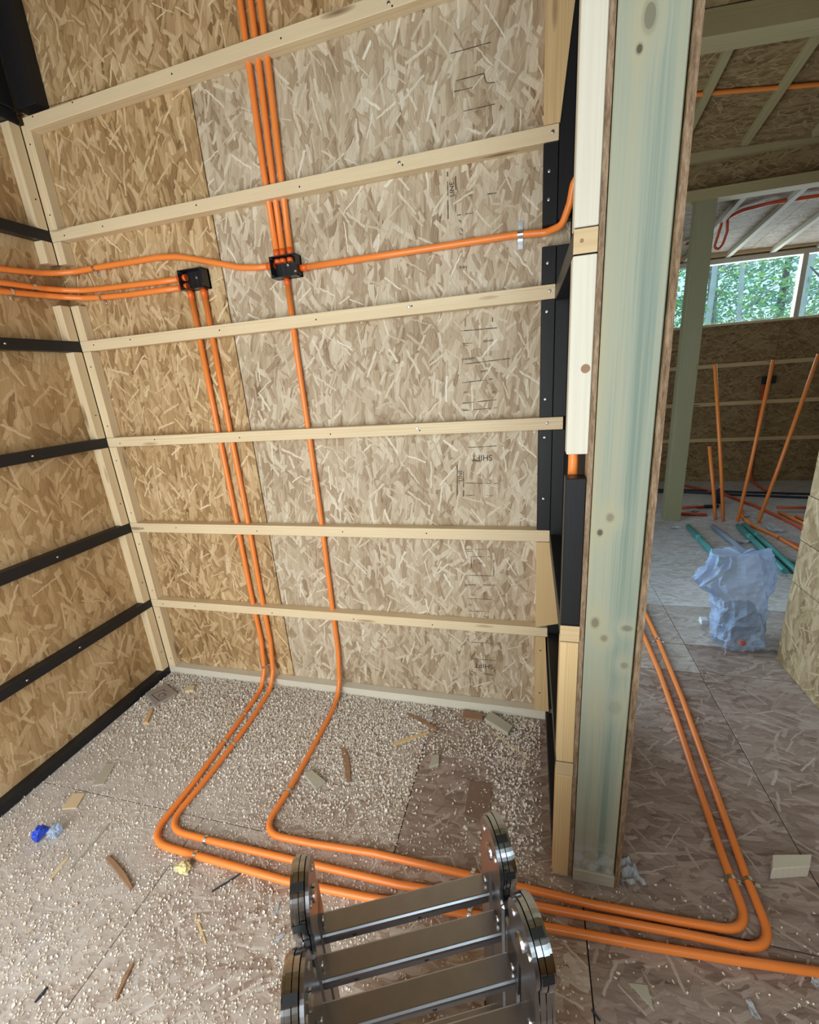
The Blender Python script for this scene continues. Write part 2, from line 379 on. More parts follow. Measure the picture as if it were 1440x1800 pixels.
def post_mat():
    """pressure-treated pine: green-blue core stripes, straw-coloured margins, dark knots"""
    knots = [  # (height, x, r along, r across, darkness) in metres in the room
        (1.861, 2.013, 0.007, 0.005, 0.97), (1.899, 2.025, 0.020, 0.010, 0.62), (1.081, 2.015, 0.010, 0.008, 0.5),
        (1.047, 1.997, 0.008, 0.006, 0.95), (0.828, 1.998, 0.014, 0.009, 0.62), (0.819, 2.065, 0.008, 0.012, 0.55), (0.789, 2.019, 0.009, 0.008, 0.5),
        (0.721, 2.066, 0.009, 0.008, 0.45), (0.60, 2.052, 0.02, 0.016, 0.2)]
    s = NT('treated_green_pine', 0.55, 0.35); co = s.obj(); X, Y, Z = s.sep(co)   # object coordinates are room coordinates here
    # grain bends round the knots
    xw = X
    dark = None; halo = None
    for (kz, kx, ra, rc, dk) in knots:
        dx = s.math('DIVIDE', s.math('SUBTRACT', X, kx), rc); dz = s.math('DIVIDE', s.math('SUBTRACT', Z, kz), ra)
        d2 = s.math('ADD', s.math('MULTIPLY', dx, dx), s.math('MULTIPLY', dz, dz))
        g = s.math('POWER', 2.718, s.math('MULTIPLY', d2, -0.22))
        xw = s.math('ADD', xw, s.math('MULTIPLY', s.math('MULTIPLY', g, dx), -rc * 0.55))
        core = s.math('MULTIPLY', s.math('MULTIPLY', s.math('SUBTRACT', 0.9, d2, clamp=True), 3.0, clamp=True), dk)
        ring = s.math('MULTIPLY', s.math('POWER', 2.718, s.math('MULTIPLY', s.math('POWER', s.math('SUBTRACT', s.math('SQRT', d2), 1.0), 2.0), -20.0)), dk * 0.32)
        k = s.math('MAXIMUM', s.math('MULTIPLY', core, 0.85), ring)
        dark = k if dark is None else s.math('MAXIMUM', dark, k)
        h = s.math('MULTIPLY', s.math('POWER', 2.718, s.math('MULTIPLY', d2, -0.10)), 0.8)
        halo = h if halo is None else s.math('MAXIMUM', halo, h)
    v = s.comb(xw, Y, Z)
    grain = s.noise(s.vmath('MULTIPLY', v, (260.0, 30.0, 3.0)), 1.0, 3, 0.55)
    band = s.noise(s.vmath('MULTIPLY', v, (38.0, 10.0, 0.9)), 1.0, 2, 0.5)
    cx = s.math('DIVIDE', s.math('SUBTRACT', xw, 2.046), 0.026)
    core = s.math('POWER', 2.718, s.math('MULTIPLY', s.math('MULTIPLY', cx, cx), -1.0))
    gr = s.math('ADD', s.math('MULTIPLY', core, 0.55), s.math('MULTIPLY_ADD', band, 1.5, -0.52))
    gr = s.math('ADD', gr, s.math('MULTIPLY_ADD', grain, 0.95, -0.475))
    gr = s.math('SUBTRACT', gr, s.math('MULTIPLY', halo, 0.5), clamp=True)
    col = s.ramp(gr, [(0.0, (0.385, 0.360, 0.245)), (0.35, (0.345, 0.350, 0.262)), (0.65, (0.280, 0.312, 0.248)), (1.0, (0.195, 0.245, 0.198))])
    col = s.mix(dark, col, (0.035, 0.022, 0.012), 'RGBA')
    # mortar-like splash near the foot
    sp = s.noise(s.vmath('MULTIPLY', co, (40.0, 40.0, 30.0)), 1.0, 4, 0.6)
    m = s.math('MULTIPLY', s.math('MULTIPLY_ADD', Z, -8.0, 1.35, clamp=True), s.math('MULTIPLY_ADD', sp, 6.0, -2.6, clamp=True))
    col = s.mix(s.math('MULTIPLY', m, 0.8), col, (0.52, 0.57, 0.62), 'RGBA')
    s.out(col); s.bump(grain, 0.2, 0.001); return s.m
M['post'] = post_mat()
M['treated'] = wood('treated_pine_far', (0.36, 0.315, 0.175), (0.27, 0.255, 0.145), amount=0.5, knots=True)

def bag_mat():
    s = NT('crumpled_clear_plastic', 0.22, 0.6)
    n = s.noise(s.obj(), 9.0, 3, 0.6)
    s.b.inputs['Base Color'].default_value = (0.48, 0.62, 0.88, 1)
    s.b.inputs['IOR'].default_value = 1.15
    s.l(s.math('MULTIPLY_ADD', n, 0.7, 0.22, clamp=True), s.b.inputs['Alpha'])
    return s.m
M['bag'] = bag_mat()
def glass_mat():
    s = NT('window_glass', 0.02, 0.5); s.b.inputs['Base Color'].default_value = (0.9, 0.97, 1, 1)
    s.b.inputs['Alpha'].default_value = 0.10; return s.m
M['glass'] = glass_mat()

# ------------------------------------------------------------------ setting: floor
floor = tag(empty('floor'), kind='structure')
box('subfloor', (-0.1, -2.35, -0.06), (5.6, 4.1, -0.013), M['sub'], floor)
def sheet(x0, x1, y0, y1, m):
    g = 0.0015
    box('floor_sheet', (x0 + g, y0 + g, -0.0125), (x1 - g, y1 - g, 0.0), m, floor, 0.0012)
for (x0, x1) in ((0.0, 1.458),): sheet(x0, x1, -0.70, 0.37, M['floor'])
sheet(1.458, 2.615, -0.70, 0.37, M['floor_dark']); sheet(2.615, 3.4, -0.70, 0.37, M['floor_dark'])
for (x0, x1, m) in ((0.0, 0.78, 'floor'), (0.78, 2.0, 'floor'), (2.0, 3.2, 'floor_dark')):
    sheet(x0, x1, -1.92, -0.70, M[m]); sheet(x0, x1, -2.33, -1.92, M[m])
for (x0, x1) in ((0.2, 1.4), (1.4, 2.62), (2.62, 3.84), (3.84, 5.5)):
    sheet(x0, x1, 0.37, 0.60, M['floor_dark'] if x0 > 2.5 else M['floor_mid'])
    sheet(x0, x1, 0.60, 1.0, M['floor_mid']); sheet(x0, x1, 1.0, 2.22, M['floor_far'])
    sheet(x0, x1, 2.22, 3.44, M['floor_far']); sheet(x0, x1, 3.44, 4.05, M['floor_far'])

# ------------------------------------------------------------------ setting: walls and roof
def zroof(y): return 3.25 - 0.2 * y
wall_back = tag(empty('wall_back'), kind='structure')
p1 = box('wall_panel', (0.0, 0.0, 0.0), (0.7475, 0.011, 2.425), M['osb_warm'], wall_back)
p2 = box('wall_panel', (0.7520, 0.0, 0.0), (1.9655, 0.011, 2.425), M['osb_pale'], wall_back)
box('wall_panel', (0.0, 0.0, 2.428), (0.98, 0.011, 3.24), M['osb_warm'], wall_back)
box('wall_panel', (0.983, 0.0, 2.428), (1.9655, 0.011, 3.24), M['osb_warm'], wall_back)
box('wall_core', (0.0, 0.0115, 0.0), (2.0, 0.10, 3.20), M['sub'], wall_back)
wall_left = tag(empty('wall_left'), kind='structure')
for i, (y0, y1) in enumerate(((-1.22, 0.0), (-2.31, -1.2225))):
    box('wall_panel', (-0.011, y0, 0.0), (0.0, y1, 2.425), M['osb_left'], wall_left)
    box('wall_panel', (-0.011, y0, 2.428), (0.0, y1, zroof(y1)), M['osb_left'], wall_left)
box('wall_core', (-0.1, -2.35, 0.0), (-0.0115, 0.1, 3.6), M['sub'], wall_left)
wall_right = tag(empty('wall_right'), kind='structure')
zs = [0.0, 0.406, 0.602, 0.799, 1.22, 2.0, 3.15]
for a, b in zip(zs[:-1], zs[1:]):
    box('wall_panel', (2.98, -2.31, a + 0.0015), (3.03, 0.535 + random.uniform(-0.006, 0.006), b - 0.0015), M['osb_right'], wall_right, 0.001)
box('wall_core', (2.984, -2.30, 0.0), (3.05, 0.525, 3.2), M['sub'], wall_right)
# the wall behind the camera with its two openings
wall_front = tag(empty('wall_front'), kind='structure')
for lo, hi in (((0, -2.31, 0), (0.12, -2.26, 3.75)), ((0.12, -2.31, 1.95), (1.64, -2.26, 3.75)), ((0.12, -2.31, 0), (1.64, -2.26, 0.09)), ((1.64, -2.31, 0), (2.0, -2.26, 3.75)),
               ((2.0, -2.31, 0), (2.8, -2.26, 1.27)), ((2.0, -2.31, 2.29), (2.8, -2.26, 3.75)), ((2.8, -2.31, 0), (2.98, -2.26, 3.75))):
    box('wall_panel', lo, hi, M['osb_warm'], wall_front)
ceil = tag(empty('ceiling'), kind='structure')
def slab(name, x0, x1, y0, y1, f, th, m, parent):
    vs = []
    for dz in (0, th):
        for (x, y) in ((x0, y0), (x1, y0), (x1, y1), (x0, y1)): vs.append((x, y, f(x, y) + dz))
    return mobj(name, vs, [(3, 2, 1, 0), (4, 5, 6, 7), (0, 1, 5, 4), (1, 2, 6, 5), (2, 3, 7, 6), (3, 0, 4, 7)], m, parent)
rn = lambda x, y: 3.29 - 0.2 * y - 0.05 * max(0.0, x - 2.6)
rf = lambda x, y: 2.89 - 0.14 * y - 0.02 * (x - 3.4)
ys = [-2.4, -1.2, 0.0, 1.22, 1.9, 2.6]
for a, b in zip(ys[:-1], ys[1:]):
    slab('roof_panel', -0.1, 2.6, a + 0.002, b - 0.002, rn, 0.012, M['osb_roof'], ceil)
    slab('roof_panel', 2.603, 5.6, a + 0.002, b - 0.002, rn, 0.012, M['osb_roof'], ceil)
for a, b in ((2.6, 3.4), (3.4, 4.1)):
    slab('roof_panel', 1.2, 3.9, a + 0.002, b - 0.002, rf, 0.012, M['osb_roof_far'], ceil)
    slab('roof_panel', 3.903, 5.6, a + 0.002, b - 0.002, rf, 0.012, M['osb_roof_far'], ceil)
slab('roof_deck', -0.2, 5.7, -2.45, 4.2, lambda x, y: 3.6 - 0.2 * y, 0.05, M['sub'], ceil)

# far room walls
wall_far = tag(empty('wall_far'), kind='structure')
WX0, WX1, WZ0, WZ1 = 3.05, 5.1, 1.668, 2.285
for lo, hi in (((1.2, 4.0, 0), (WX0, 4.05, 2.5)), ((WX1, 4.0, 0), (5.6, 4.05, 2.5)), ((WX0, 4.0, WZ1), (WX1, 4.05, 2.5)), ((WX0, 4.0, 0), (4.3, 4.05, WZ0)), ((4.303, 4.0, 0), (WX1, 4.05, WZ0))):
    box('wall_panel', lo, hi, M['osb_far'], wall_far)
wall_side = tag(empty('wall_corridor'), kind='structure')   # left side of the far room with its door opening
for lo, hi in (((1.2, 0.1, 0), (1.25, 0.30, 3.1)), ((1.2, 1.66, 0), (1.25, 4.0, 2.9)), ((1.2, 0.30, 2.1), (1.25, 1.66, 2.9))):
    box('wall_panel', lo, hi, M['osb_side'], wall_side)
wall_east = tag(empty('wall_east'), kind='structure')
box('wall_panel', (5.5, 0.5, 0), (5.55, 4.05, 3.1), M['osb_side'], wall_east)
box('wall_panel', (3.03, 0.48, 0), (5.5, 0.53, 3.1), M['osb_side'], wall_east)
# header above the far opening: beam, dark board above it
header = tag(empty('wall_header'), kind='structure')
box('wall_panel', (2.0, 2.60, 2.52), (5.5, 2.615, 2.76), M['osb_far'], header)
box('wall_panel', (2.0, 2.56, 2.70), (5.5, 2.60, 2.80), M['pine_dim'], header)

# ------------------------------------------------------------------ partition with its post
partition = tag(empty('wall_partition'), kind='structure')
for lo, hi in (((1.966, -0.637, 0.0), (1.9765, 0.0, 3.2)), ((2.0875, -0.642, 0.0), (2.0995, 0.10, 3.2))):
    o = box('sheathing_sheet', lo, hi, M['osb_right'], partition)
    o.data.materials.append(M['osb_edge'])
    for p in o.data.polygons:
        if abs(p.normal.y) > 0.9: p.material_index = 1
box('shade_sheet', (1.9650, -0.598, 0.0), (1.9658, 0.0, 3.2), M['shade_black'], partition)  # added black sheet standing in for the shade inside the partition
timber('partition_floor_batten', (1.9245, -0.598, 0.0), (1.9645, -0.045, 0.041), M['black_wood'], partition)
box('wall_core', (1.9775, -0.55, 0.02), (2.086, 0.10, 3.2), M['sub'], partition)
bp_ = timber('bottom_plate', (1.978, -0.646, 0.0), (2.086, -0.56, 0.042), M['pine_grey'], partition)
post = box('timber_post', (1.9785, -0.640, 0.042), (2.0835, -0.598, 3.2), M['post'], None, 0.002)
tag(post, 'tall green-tinted treated timber post with dark knots between two strand board edges', 'post')

# ------------------------------------------------------------------ battens
def screws(parent, pts, n=(0, -1, 0), r=0.0042, m='zinc'):
    """round-headed screws on a face; pts are room coordinates"""
    for p in pts:
        bm = bmesh.new(); nv = Vector(n); p = Vector(p)
        bm_tube(bm, [p - nv * 0.002, p + nv * 0.0006, p + nv * 0.0016], r, 8, True, lambda t: r if t < 0.9 else r * 0.6)
        o = bmobj('screw', bm, M[m]); o.parent = parent; o.matrix_parent_inverse = parent.matrix_basis.inverted()

rows = {1: (2.372, 2.412), 2: (1.995, 2.034), 3: (1.590, 1.631), 4: (1.190, 1.231), 5: (0.788, 0.832), 6: (0.393, 0.432)}
nth = {1: 'topmost', 2: 'second from the top', 3: 'third from the top', 4: 'fourth from the top', 5: 'fifth from the top', 6: 'lowest'}
extra = {1: 'partly cut off by the picture top', 2: 'with three conduits passing through', 3: 'just below the black boxes', 4: 'just below mid height', 5: 'second above the floor', 6: 'first above the floor'}
for k, (z0, z1) in rows.items():
    x1 = 1.958 if k == 4 else 1.924
    o = timber('wall_batten', (0.041 if k > 1 else 0.06, -0.041, z0), (x1, -0.0005, z1), M['pine'], tilt=R(1.2) if k == 1 else 0.0)
    tag(o, f'pale pine batten across the back wall, {nth[k]}, {extra[k]}', 'batten', 'pine battens on the back wall')
    zc = (z0 + z1) / 2
    pts = [(x, -0.041, zc + random.uniform(-.006, .006)) for x in (0.11, 0.30, 0.72, 1.12, 1.47)]
    screws(o, pts, r=0.0028, m='ink'); 
    if k < 5: screws(o, [(1.46, -0.041, zc + 0.004), (1.907, -0.041, zc + 0.002)], r=0.0055)
plate = timber('floor_plate', (0.041, -0.041, 0.0), (1.924, -0.0005, 0.041), M['pine_white'])
tag(plate, 'pale pine plate lying on the floor along the back wall', 'batten', 'pine battens on the back wall')
# black battens along the left wall
names = {1: 'topmost, in the upper left corner', 2: 'second from the top, above the orange conduits', 3: 'just below the orange conduits', 4: 'with one bright screw in it', 5: 'second above the floor', 6: 'first above the floor'}
for k, (z0, z1) in rows.items():
    o = timber('black_batten', (0.0005, -2.2, z0), (0.041, -0.042, z1), M['black_wood'])
    tag(o, f'black stained batten on the left wall, {names[k]}', 'batten', 'black battens on the left wall')
    screws(o, [(0.041, -0.24 - 0.03 * k, (z0 + z1) / 2), (0.041, -0.75 + 0.02 * k, (z0 + z1) / 2)], n=(1, 0, 0), r=0.004)
o = timber('black_batten', (0.0005, -2.2, 0.0), (0.041, -0.042, 0.041), M['black_wood'])
tag(o, 'black stained batten lying on the floor along the left wall', 'batten', 'black battens on the left wall')
# uprights in the left corner, cut in between the rows
spans = [(0.0415, 0.392, 'between the floor and the lowest row'), (0.4325, 0.787, 'between the two lowest rows'), (0.8325, 1.189, 'between the second and third row from the floor'),
         (1.2315, 1.589, 'just below the row under the conduits'), (1.6315, 1.765, 'short piece right below the orange conduits'), (1.915, 1.994, 'short piece right above the orange conduits'), (2.0345, 2.371, 'below the topmost row')]
for z0, z1, where in spans:
    a = timber('corner_upright', (0.0005, -0.083, z0), (0.041, -0.0425, z1), M['pine'])
    tag(a, f'pine corner upright on the left wall, {where}', 'stud', 'uprights in the left corner')
    b = timber('corner_upright', (0.0415, -0.0405, z0), (0.082, -0.0005, z1), M['pine'])
    tag(b, f'pine corner upright on the back wall, {where}', 'stud', 'uprights in the left corner')
    if z1 - z0 > 0.2:
        screws(b, [(0.066, -0.0405, z0 + 0.05), (0.064, -0.0405, z1 - 0.06)], r=0.003, m='ink')
        screws(a, [(0.041, -0.06, z0 + 0.1)], n=(1, 0, 0), r=0.003, m='ink')
a = timber('black_upright', (0.0005, -0.12, 2.413), (0.05, -0.052, 3.15), M['black_wood']); tag(a, 'black corner upright on the left wall, at the upper left edge', 'stud', 'black uprights')
b = timber('black_upright', (0.052, -0.05, 2.415), (0.152, -0.0005, 3.15), M['black_wood']); tag(b, 'black corner upright on the back wall, above the topmost batten', 'stud', 'black uprights')

# right-hand corner: uprights on the back wall next to the partition
def upright(z0, z1, m, label, scr=(), x0=1.883, x1=1.924):
    o = timber('wall_upright', (x0, -0.0405, z0), (x1, -0.0005, z1), M[m]); tag(o, label, 'stud', 'uprights in the right corner')
    screws(o, [(1.90, -0.0405, z) for z in scr], r=0.0055); return o
upright(1.79, 1.993, 'black_wood', 'short black upright in the right corner, above the conduit and below a batten end', (1.925, 1.855))
upright(1.656, 1.735, 'black_wood', 'shortest black upright in the right corner, just below the conduit', (1.69,)) if False else upright(1.632, 1.735, 'black_wood', 'shortest black upright in the right corner, just below the conduit', (1.69,))
upright(1.232, 1.589, 'black_wood', 'tall black upright in the right corner, third piece from the top', (1.555, 1.29))
upright(0.833, 1.189, 'black_wood', 'lowest black upright in the right corner, above the second batten from the floor', (1.165, 0.95), x0=1.879)
o = prism_xz('wall_upright', [(1.883, 2.035), (1.926, 2.035), (1.962, 2.34), (1.975, 3.1), (1.883, 3.1)], -0.0405, -0.0005, M['pine_warm'])
tag(o, 'tapering pine upright at the top of the right corner beside the white stud', 'stud', 'uprights in the right corner')
o = prism_xz('wall_upright', [(1.879, 0.433), (1.962, 0.455), (1.924, 0.786), (1.879, 0.786)], -0.0405, -0.0005, M['pine_warm'])
tag(o, 'tapering pine upright between the two lowest battens in the right corner', 'stud', 'uprights in the right corner')
o = prism_xz('wall_upright', [(1.879, 0.042), (1.936, 0.042), (1.916, 0.392), (1.879, 0.392)], -0.0405, -0.0005, M['pine_warm'])
tag(o, 'pine upright standing on the floor plate in the right corner', 'stud', 'uprights in the right corner')
screws(o, [(1.899, -0.0405, 0.33), (1.899, -0.0405, 0.13)], r=0.003, m='ink')
for z0, z1, lb in ((1.232, 1.735, 'black upright on the partition side of the right corner, beside the middle battens'), (0.05, 1.189, 'long black upright on the partition side of the right corner, lower half'), (1.80, 3.1, 'black upright on the partition side of the right corner, upper half')):
    tag(timber('partition_upright', (1.9245, -0.036, z0), (1.9655, -0.0005, z1), M['black_wood']), lb, 'stud', 'black uprights on the partition side')
# front edge of the partition: upright pieces and the ends of its cross battens
def front(name, z0, z1, m, label, x0=1.924, x1=1.9655, y0=-0.6405, y1=-0.600):
    o = timber(name, (x0, y0, z0), (x1, y1, z1), M[m]); tag(o, label, 'stud', 'pieces along the front edge of the partition'); return o
front('edge_upright', 1.626, 3.15, 'pine_white', 'long pale upright at the top of the partition edge beside the green post')
o = front('edge_upright', 1.217, 1.581, 'pine_white', 'pale upright with one round knot beside the green post')
bm = bmesh.new(); bm_tube(bm, [(1.9535, -0.6406, 1.384), (1.9535, -0.6412, 1.384)], 0.0085, 14)
kn = bmobj('knot', bm, M['pine_brown']); kn.parent = o; kn.matrix_parent_inverse = o.matrix_basis.inverted()
front('edge_upright', 0.818, 1.166, 'black_wood', 'black upright in the partition edge below the gap with the orange conduit', x1=1.9645)
front('edge_upright', 0.413, 0.770, 'pine_warm', 'honey-coloured upright in the partition edge, second from the floor')
front('edge_upright', 0.0, 0.366, 'pine_warm', 'honey-coloured upright standing on the floor beside the green post')
for z0, z1, lb in ((1.5835, 1.6235, 'end showing a dark pith spot'), (0.7725, 0.8155, 'end below the black upright'), (0.368, 0.411, 'end low down beside the green post')):
    o = timber('cross_batten', (1.924, -0.638, z0), (1.9650, -0.045, z1), M['black_wood']); tag(o, 'black cross batten with a square pine-coloured ' + lb, 'batten', 'cross battens of the partition')
    e = timber('sawn_end', (1.924, -0.6408, z0), (1.9650, -0.638, z1), M['pine_end'], None, 0.0004); e.rotation_euler = (R(90), 0, 0); e.data.transform(Matrix.Rotation(R(-90), 4, 'X')); e.parent = o; e.matrix_parent_inverse = o.matrix_basis.inverted()
    if z0 > 1.5:
        bm = bmesh.new(); bm_tube(bm, [(1.938, -0.6407, 1.604), (1.938, -0.6412, 1.604)], 0.0035, 12)
        kn = bmobj('pith', bm, M['pine_brown']); kn.parent = o; kn.matrix_parent_inverse = o.matrix_basis.inverted()

# ------------------------------------------------------------------ conduits
PR = 0.0105
def conduit(name, pts, label, fr=0.06, r=PR, m='orange', group='orange conduits', seg=12):
    o = tube(name, pts, r, M[m], None, fr, seg); tag(o, label, 'conduit', group); return o
def collar(parent, a, b, r=0.0114):
    bm = bmesh.new(); bm_tube(bm, [a, b], r, 12)
    o = bmobj('collar', bm, M['orange_dark'], parent); return o
W = -0.013
c1 = conduit('conduit', [(0.989, W, 1.828), (0.984, W, 2.1), (0.986, W, 2.35), (0.992, W, 3.1)], 'leftmost of three orange conduits rising above the upper black box')
c2 = conduit('conduit', [(1.012, W, 1.828), (1.014, W, 2.1), (1.02, W, 2.35), (1.028, W, 3.1)], 'middle one of three orange conduits rising above the upper black box')
c3 = conduit('conduit', [(1.041, W, 1.828), (1.046, W, 2.1), (1.052, W, 2.35), (1.062, W, 3.1)], 'rightmost of three orange conduits rising above the upper black box')
c4 = conduit('conduit', [(1.014, W, 1.755), (1.012, W, 1.5), (1.016, W, 1.2), (1.017, W, 0.86), (1.012, W, 0.45), (1.012, -0.016, 0.22), (1.010, -0.040, 0.075), (1.012, -0.085, 0.015), (1.021, -0.165, 0.0115), (1.028, -0.393, 0.0115),
                         (1.027, -0.56, 0.0115), (1.015, -0.715, 0.0115), (1.20, -0.712, 0.0115), (1.40, -0.700, 0.0115), (1.70, -0.702, 0.0115), (2.02, -0.706, 0.0115), (2.22, -0.700, 0.0115), (2.395, -0.690, 0.0115), (2.397, -0.50, 0.0115),
                         (2.410, -0.22, 0.0115), (2.425, 0.02, 0.0115), (2.438, 0.34, 0.0115), (2.440, 3.9, 0.0115)],
              'single orange conduit below the upper black box, farthest of the three along the floor', fr=0.075)
c5 = conduit('conduit', [(0.604, W, 1.765), (0.604, W, 1.28), (0.606, W, 0.93), (0.606, W, 0.49), (0.614, -0.016, 0.24), (0.617, -0.040, 0.085), (0.618, -0.09, 0.015), (0.634, -0.27, 0.0115), (0.643, -0.40, 0.0115), (0.655, -0.60, 0.0115),
                         (0.655, -0.815, 0.0115), (0.83, -0.820, 0.0115), (1.166, -0.827, 0.0115), (1.413, -0.818, 0.0115), (1.81, -0.790, 0.0115), (2.12, -0.773, 0.0115), (2.34, -0.757, 0.0115), (2.97, -0.70, 0.0115)],
              'left one of two orange conduits below the lower black box, nearest one on the floor', fr=0.09)
c6 = conduit('conduit', [(0.663, W, 1.765), (0.661, W, 1.28), (0.664, W, 0.93), (0.660, W, 0.49), (0.663, -0.016, 0.24), (0.664, -0.040, 0.085), (0.666, -0.09, 0.015), (0.684, -0.26, 0.0115), (0.692, -0.45, 0.0115), (0.690, -0.60, 0.0115),
                         (0.682, -0.768, 0.0115), (0.88, -0.771, 0.0115), (1.133, -0.770, 0.0115), (1.50, -0.768, 0.0115), (1.87, -0.742, 0.0115), (2.23, -0.727, 0.0115), (2.435, -0.722, 0.0115), (2.437, -0.55, 0.0115), (2.457, -0.23, 0.0115),
                         (2.483, 0.16, 0.0115), (2.497, 0.58, 0.0115), (2.50, 3.9, 0.0115)],
              'right one of two orange conduits below the lower black box, middle one on the floor', fr=0.08)
c7 = conduit('conduit', [(0.585, W, 1.808), (0.47, W, 1.809), (0.31, W, 1.814), (0.19, W, 1.817), (0.10, -0.018, 1.821), (0.04, -0.05, 1.824), (0.017, -0.10, 1.824), (0.013, -0.18, 1.823), (0.013, -0.4, 1.818), (0.013, -1.5, 1.81)],
              'upper one of two orange conduits leaving the lower black box to the left', fr=0.05)
c8 = conduit('conduit', [(0.585, W, 1.778), (0.46, W, 1.780), (0.30, W, 1.782), (0.19, W, 1.787), (0.10, -0.020, 1.792), (0.045, -0.06, 1.797), (0.018, -0.11, 1.799), (0.013, -0.2, 1.795), (0.013, -0.4, 1.786), (0.013, -1.5, 1.77)],
              'lower one of two orange conduits leaving the lower black box to the left', fr=0.05)
c9 = conduit('conduit', [(0.972, W, 1.803), (0.90, W, 1.806), (0.83, W, 1.815), (0.75, W, 1.838), (0.66, W, 1.862), (0.58, W, 1.882), (0.49, W, 1.891), (0.38, W, 1.891), (0.19, W, 1.893), (0.10, -0.018, 1.890), (0.045, -0.05, 1.885), (0.018, -0.10, 1.879), (0.013, -0.2, 1.872), (0.013, -0.4, 1.858), (0.013, -1.5, 1.84)],
              'orange conduit with a hump leaving the upper black box to the left', fr=0.10)
c10 = conduit('conduit', [(1.074, W, 1.783), (1.43, W, 1.783), (1.80, W, 1.784), (1.895, -0.018, 1.777), (1.938, -0.055, 1.780), (1.956, -0.082, 1.825), (1.963, -0.10, 1.868), (2.03, -0.12, 1.93)],
               'orange conduit from the upper black box to the right corner, bending upward', fr=0.035)
conduit('conduit', [(1.943, -0.583, 0.02), (1.943, -0.583, 2.6)], 'orange conduit seen through the gap in the partition edge', fr=0)
for c, segs in ((c1, [((0.989, W, 1.826), (0.988, W, 1.85))]), (c2, [((1.012, W, 1.826), (1.0122, W, 1.85))]), (c3, [((1.041, W, 1.826), (1.0415, W, 1.85))]),
                (c4, [((1.014, W, 1.757), (1.0135, W, 1.735))]), (c5, [((0.604, W, 1.768), (0.604, W, 1.735))]), (c6, [((0.663, W, 1.768), (0.663, W, 1.735))]),
                (c7, [((0.588, W, 1.808), (0.562, W, 1.808))]), (c8, [((0.588, W, 1.778), (0.562, W, 1.778))]), (c9, [((0.975, W, 1.803), (0.945, W, 1.804))]), (c10, [((1.072, W, 1.783), (1.10, W, 1.783))])):
    for a, b in segs: collar(c, a, b)

# black junction boxes, open to the room
def jbox(x0, x1, z0, z1, label, ports):
    t = 0.0025; d = 0.044; root = empty('junction_box', ((x0 + x1) / 2, 0, z0)); tag(root, label, 'junction box', 'black junction boxes')
    bm = bmesh.new()
    bm_box(bm, (x0, -0.010, z0), (x1, -0.0005, z1)); bm_box(bm, (x0, -d, z0), (x0 + t, -0.0005, z1)); bm_box(bm, (x1 - t, -d, z0), (x1, -0.0005, z1))
    bm_box(bm, (x0, -d, z0), (x1, -0.0005, z0 + t)); bm_box(bm, (x0, -d, z1 - t), (x1, -0.0005, z1))
    for x in (x0 + 0.006, x1 - 0.006):
        for z in (z0 + 0.006, z1 - 0.006): bm_tube(bm, [(x, -d, z), (x, -0.002, z)], 0.0045, 8)
    for q in range(1, 5): bm_box(bm, (x0 + (x1 - x0) * q / 5 - 0.001, -0.0115, z0 + 0.01), (x0 + (x1 - x0) * q / 5 + 0.001, -0.009, z1 - 0.01))
    def ch(bm, m, n):
        o = bmobj(n, bm, m, root); o.matrix_parent_inverse = Matrix.Translation(-root.location); return o
    ch(bm, M['box_black'], 'body')
    for sx, sz in ((0.52, 0.62), (0.78, 0.28)):
        bm = bmesh.new(); bm_tube(bm, [(x0 + (x1 - x0) * sx, -0.009, z0 + (z1 - z0) * sz), (x0 + (x1 - x0) * sx, -0.0125, z0 + (z1 - z0) * sz)], 0.0042, 10)
        ch(bm, M['zinc'], 'screw')
    for (px, pz, dx, dz) in ports:
        bm = bmesh.new(); bm_tube(bm, [(px, -0.02, pz), (px + dx * 0.012, -0.02, pz + dz * 0.012)], 0.0115, 12); ch(bm, M['orange_dark'], 'conduit_end')
jbox(0.972, 1.073, 1.757, 1.824, 'black open junction box where three orange conduits come down from above', [(0.992, 1.818, 0, -1), (1.013, 1.818, 0, -1), (1.041, 1.818, 0, -1)])
jbox(0.587, 0.692, 1.763, 1.829, 'black open junction box with two orange conduits leaving its left side and two below', [(0.592, 1.808, 1, 0), (0.592, 1.778, 1, 0)])

# metal pipe clamps
def clamp(p, d, n, label, tabs=(1,), r=0.0118, wdt=0.010, tab=0.016):
    p = Vector(p); d = Vector(d).normalized(); n = Vector(n).normalized(); sdir = d.cross(n).normalized()
    root = empty('pipe_clamp', p); tag(root, label, 'clamp', 'metal clamps on the conduits')
    bm = bmesh.new(); prof = []
    base = -0.0113
    if -1 in tabs: prof += [(-r - tab, base + 0.001)]
    prof += [(-r - 0.0005, base + 0.001)]
    for k in range(9):
        a = math.pi * (1 - k / 8.0); prof.append((math.cos(a) * r, math.sin(a) * r))
    prof += [(r + 0.0005, base + 0.001)]
    if 1 in tabs: prof += [(r + tab, base + 0.001)]
    rows_ = []
    for off in (-wdt / 2, wdt / 2):
        rows_.append([bm.verts.new(sdir * a + n * b + d * off) for a, b in prof])
    for i in range(len(prof) - 1): bm.faces.new((rows_[0][i], rows_[0][i + 1], rows_[1][i + 1], rows_[1][i]))
    bmesh.ops.recalc_face_normals(bm, faces=bm.faces)
    bmesh.ops.solidify(bm, geom=bm.faces[:], thickness=0.0009)
    bmobj('strap', bm, M['zinc'], root)
    for tb in tabs:
        bm = bmesh.new(); c = sdir * (tb * (r + tab * 0.55)) + n * (base + 0.002); bm_tube(bm, [c, c + n * 0.002], 0.0038, 8)
        bmobj('screw', bm, M['zinc'], root)
Z = (0, 0, 1); Yn = (0, -1, 0); Xn = (1, 0, 0)
F = 0.0115
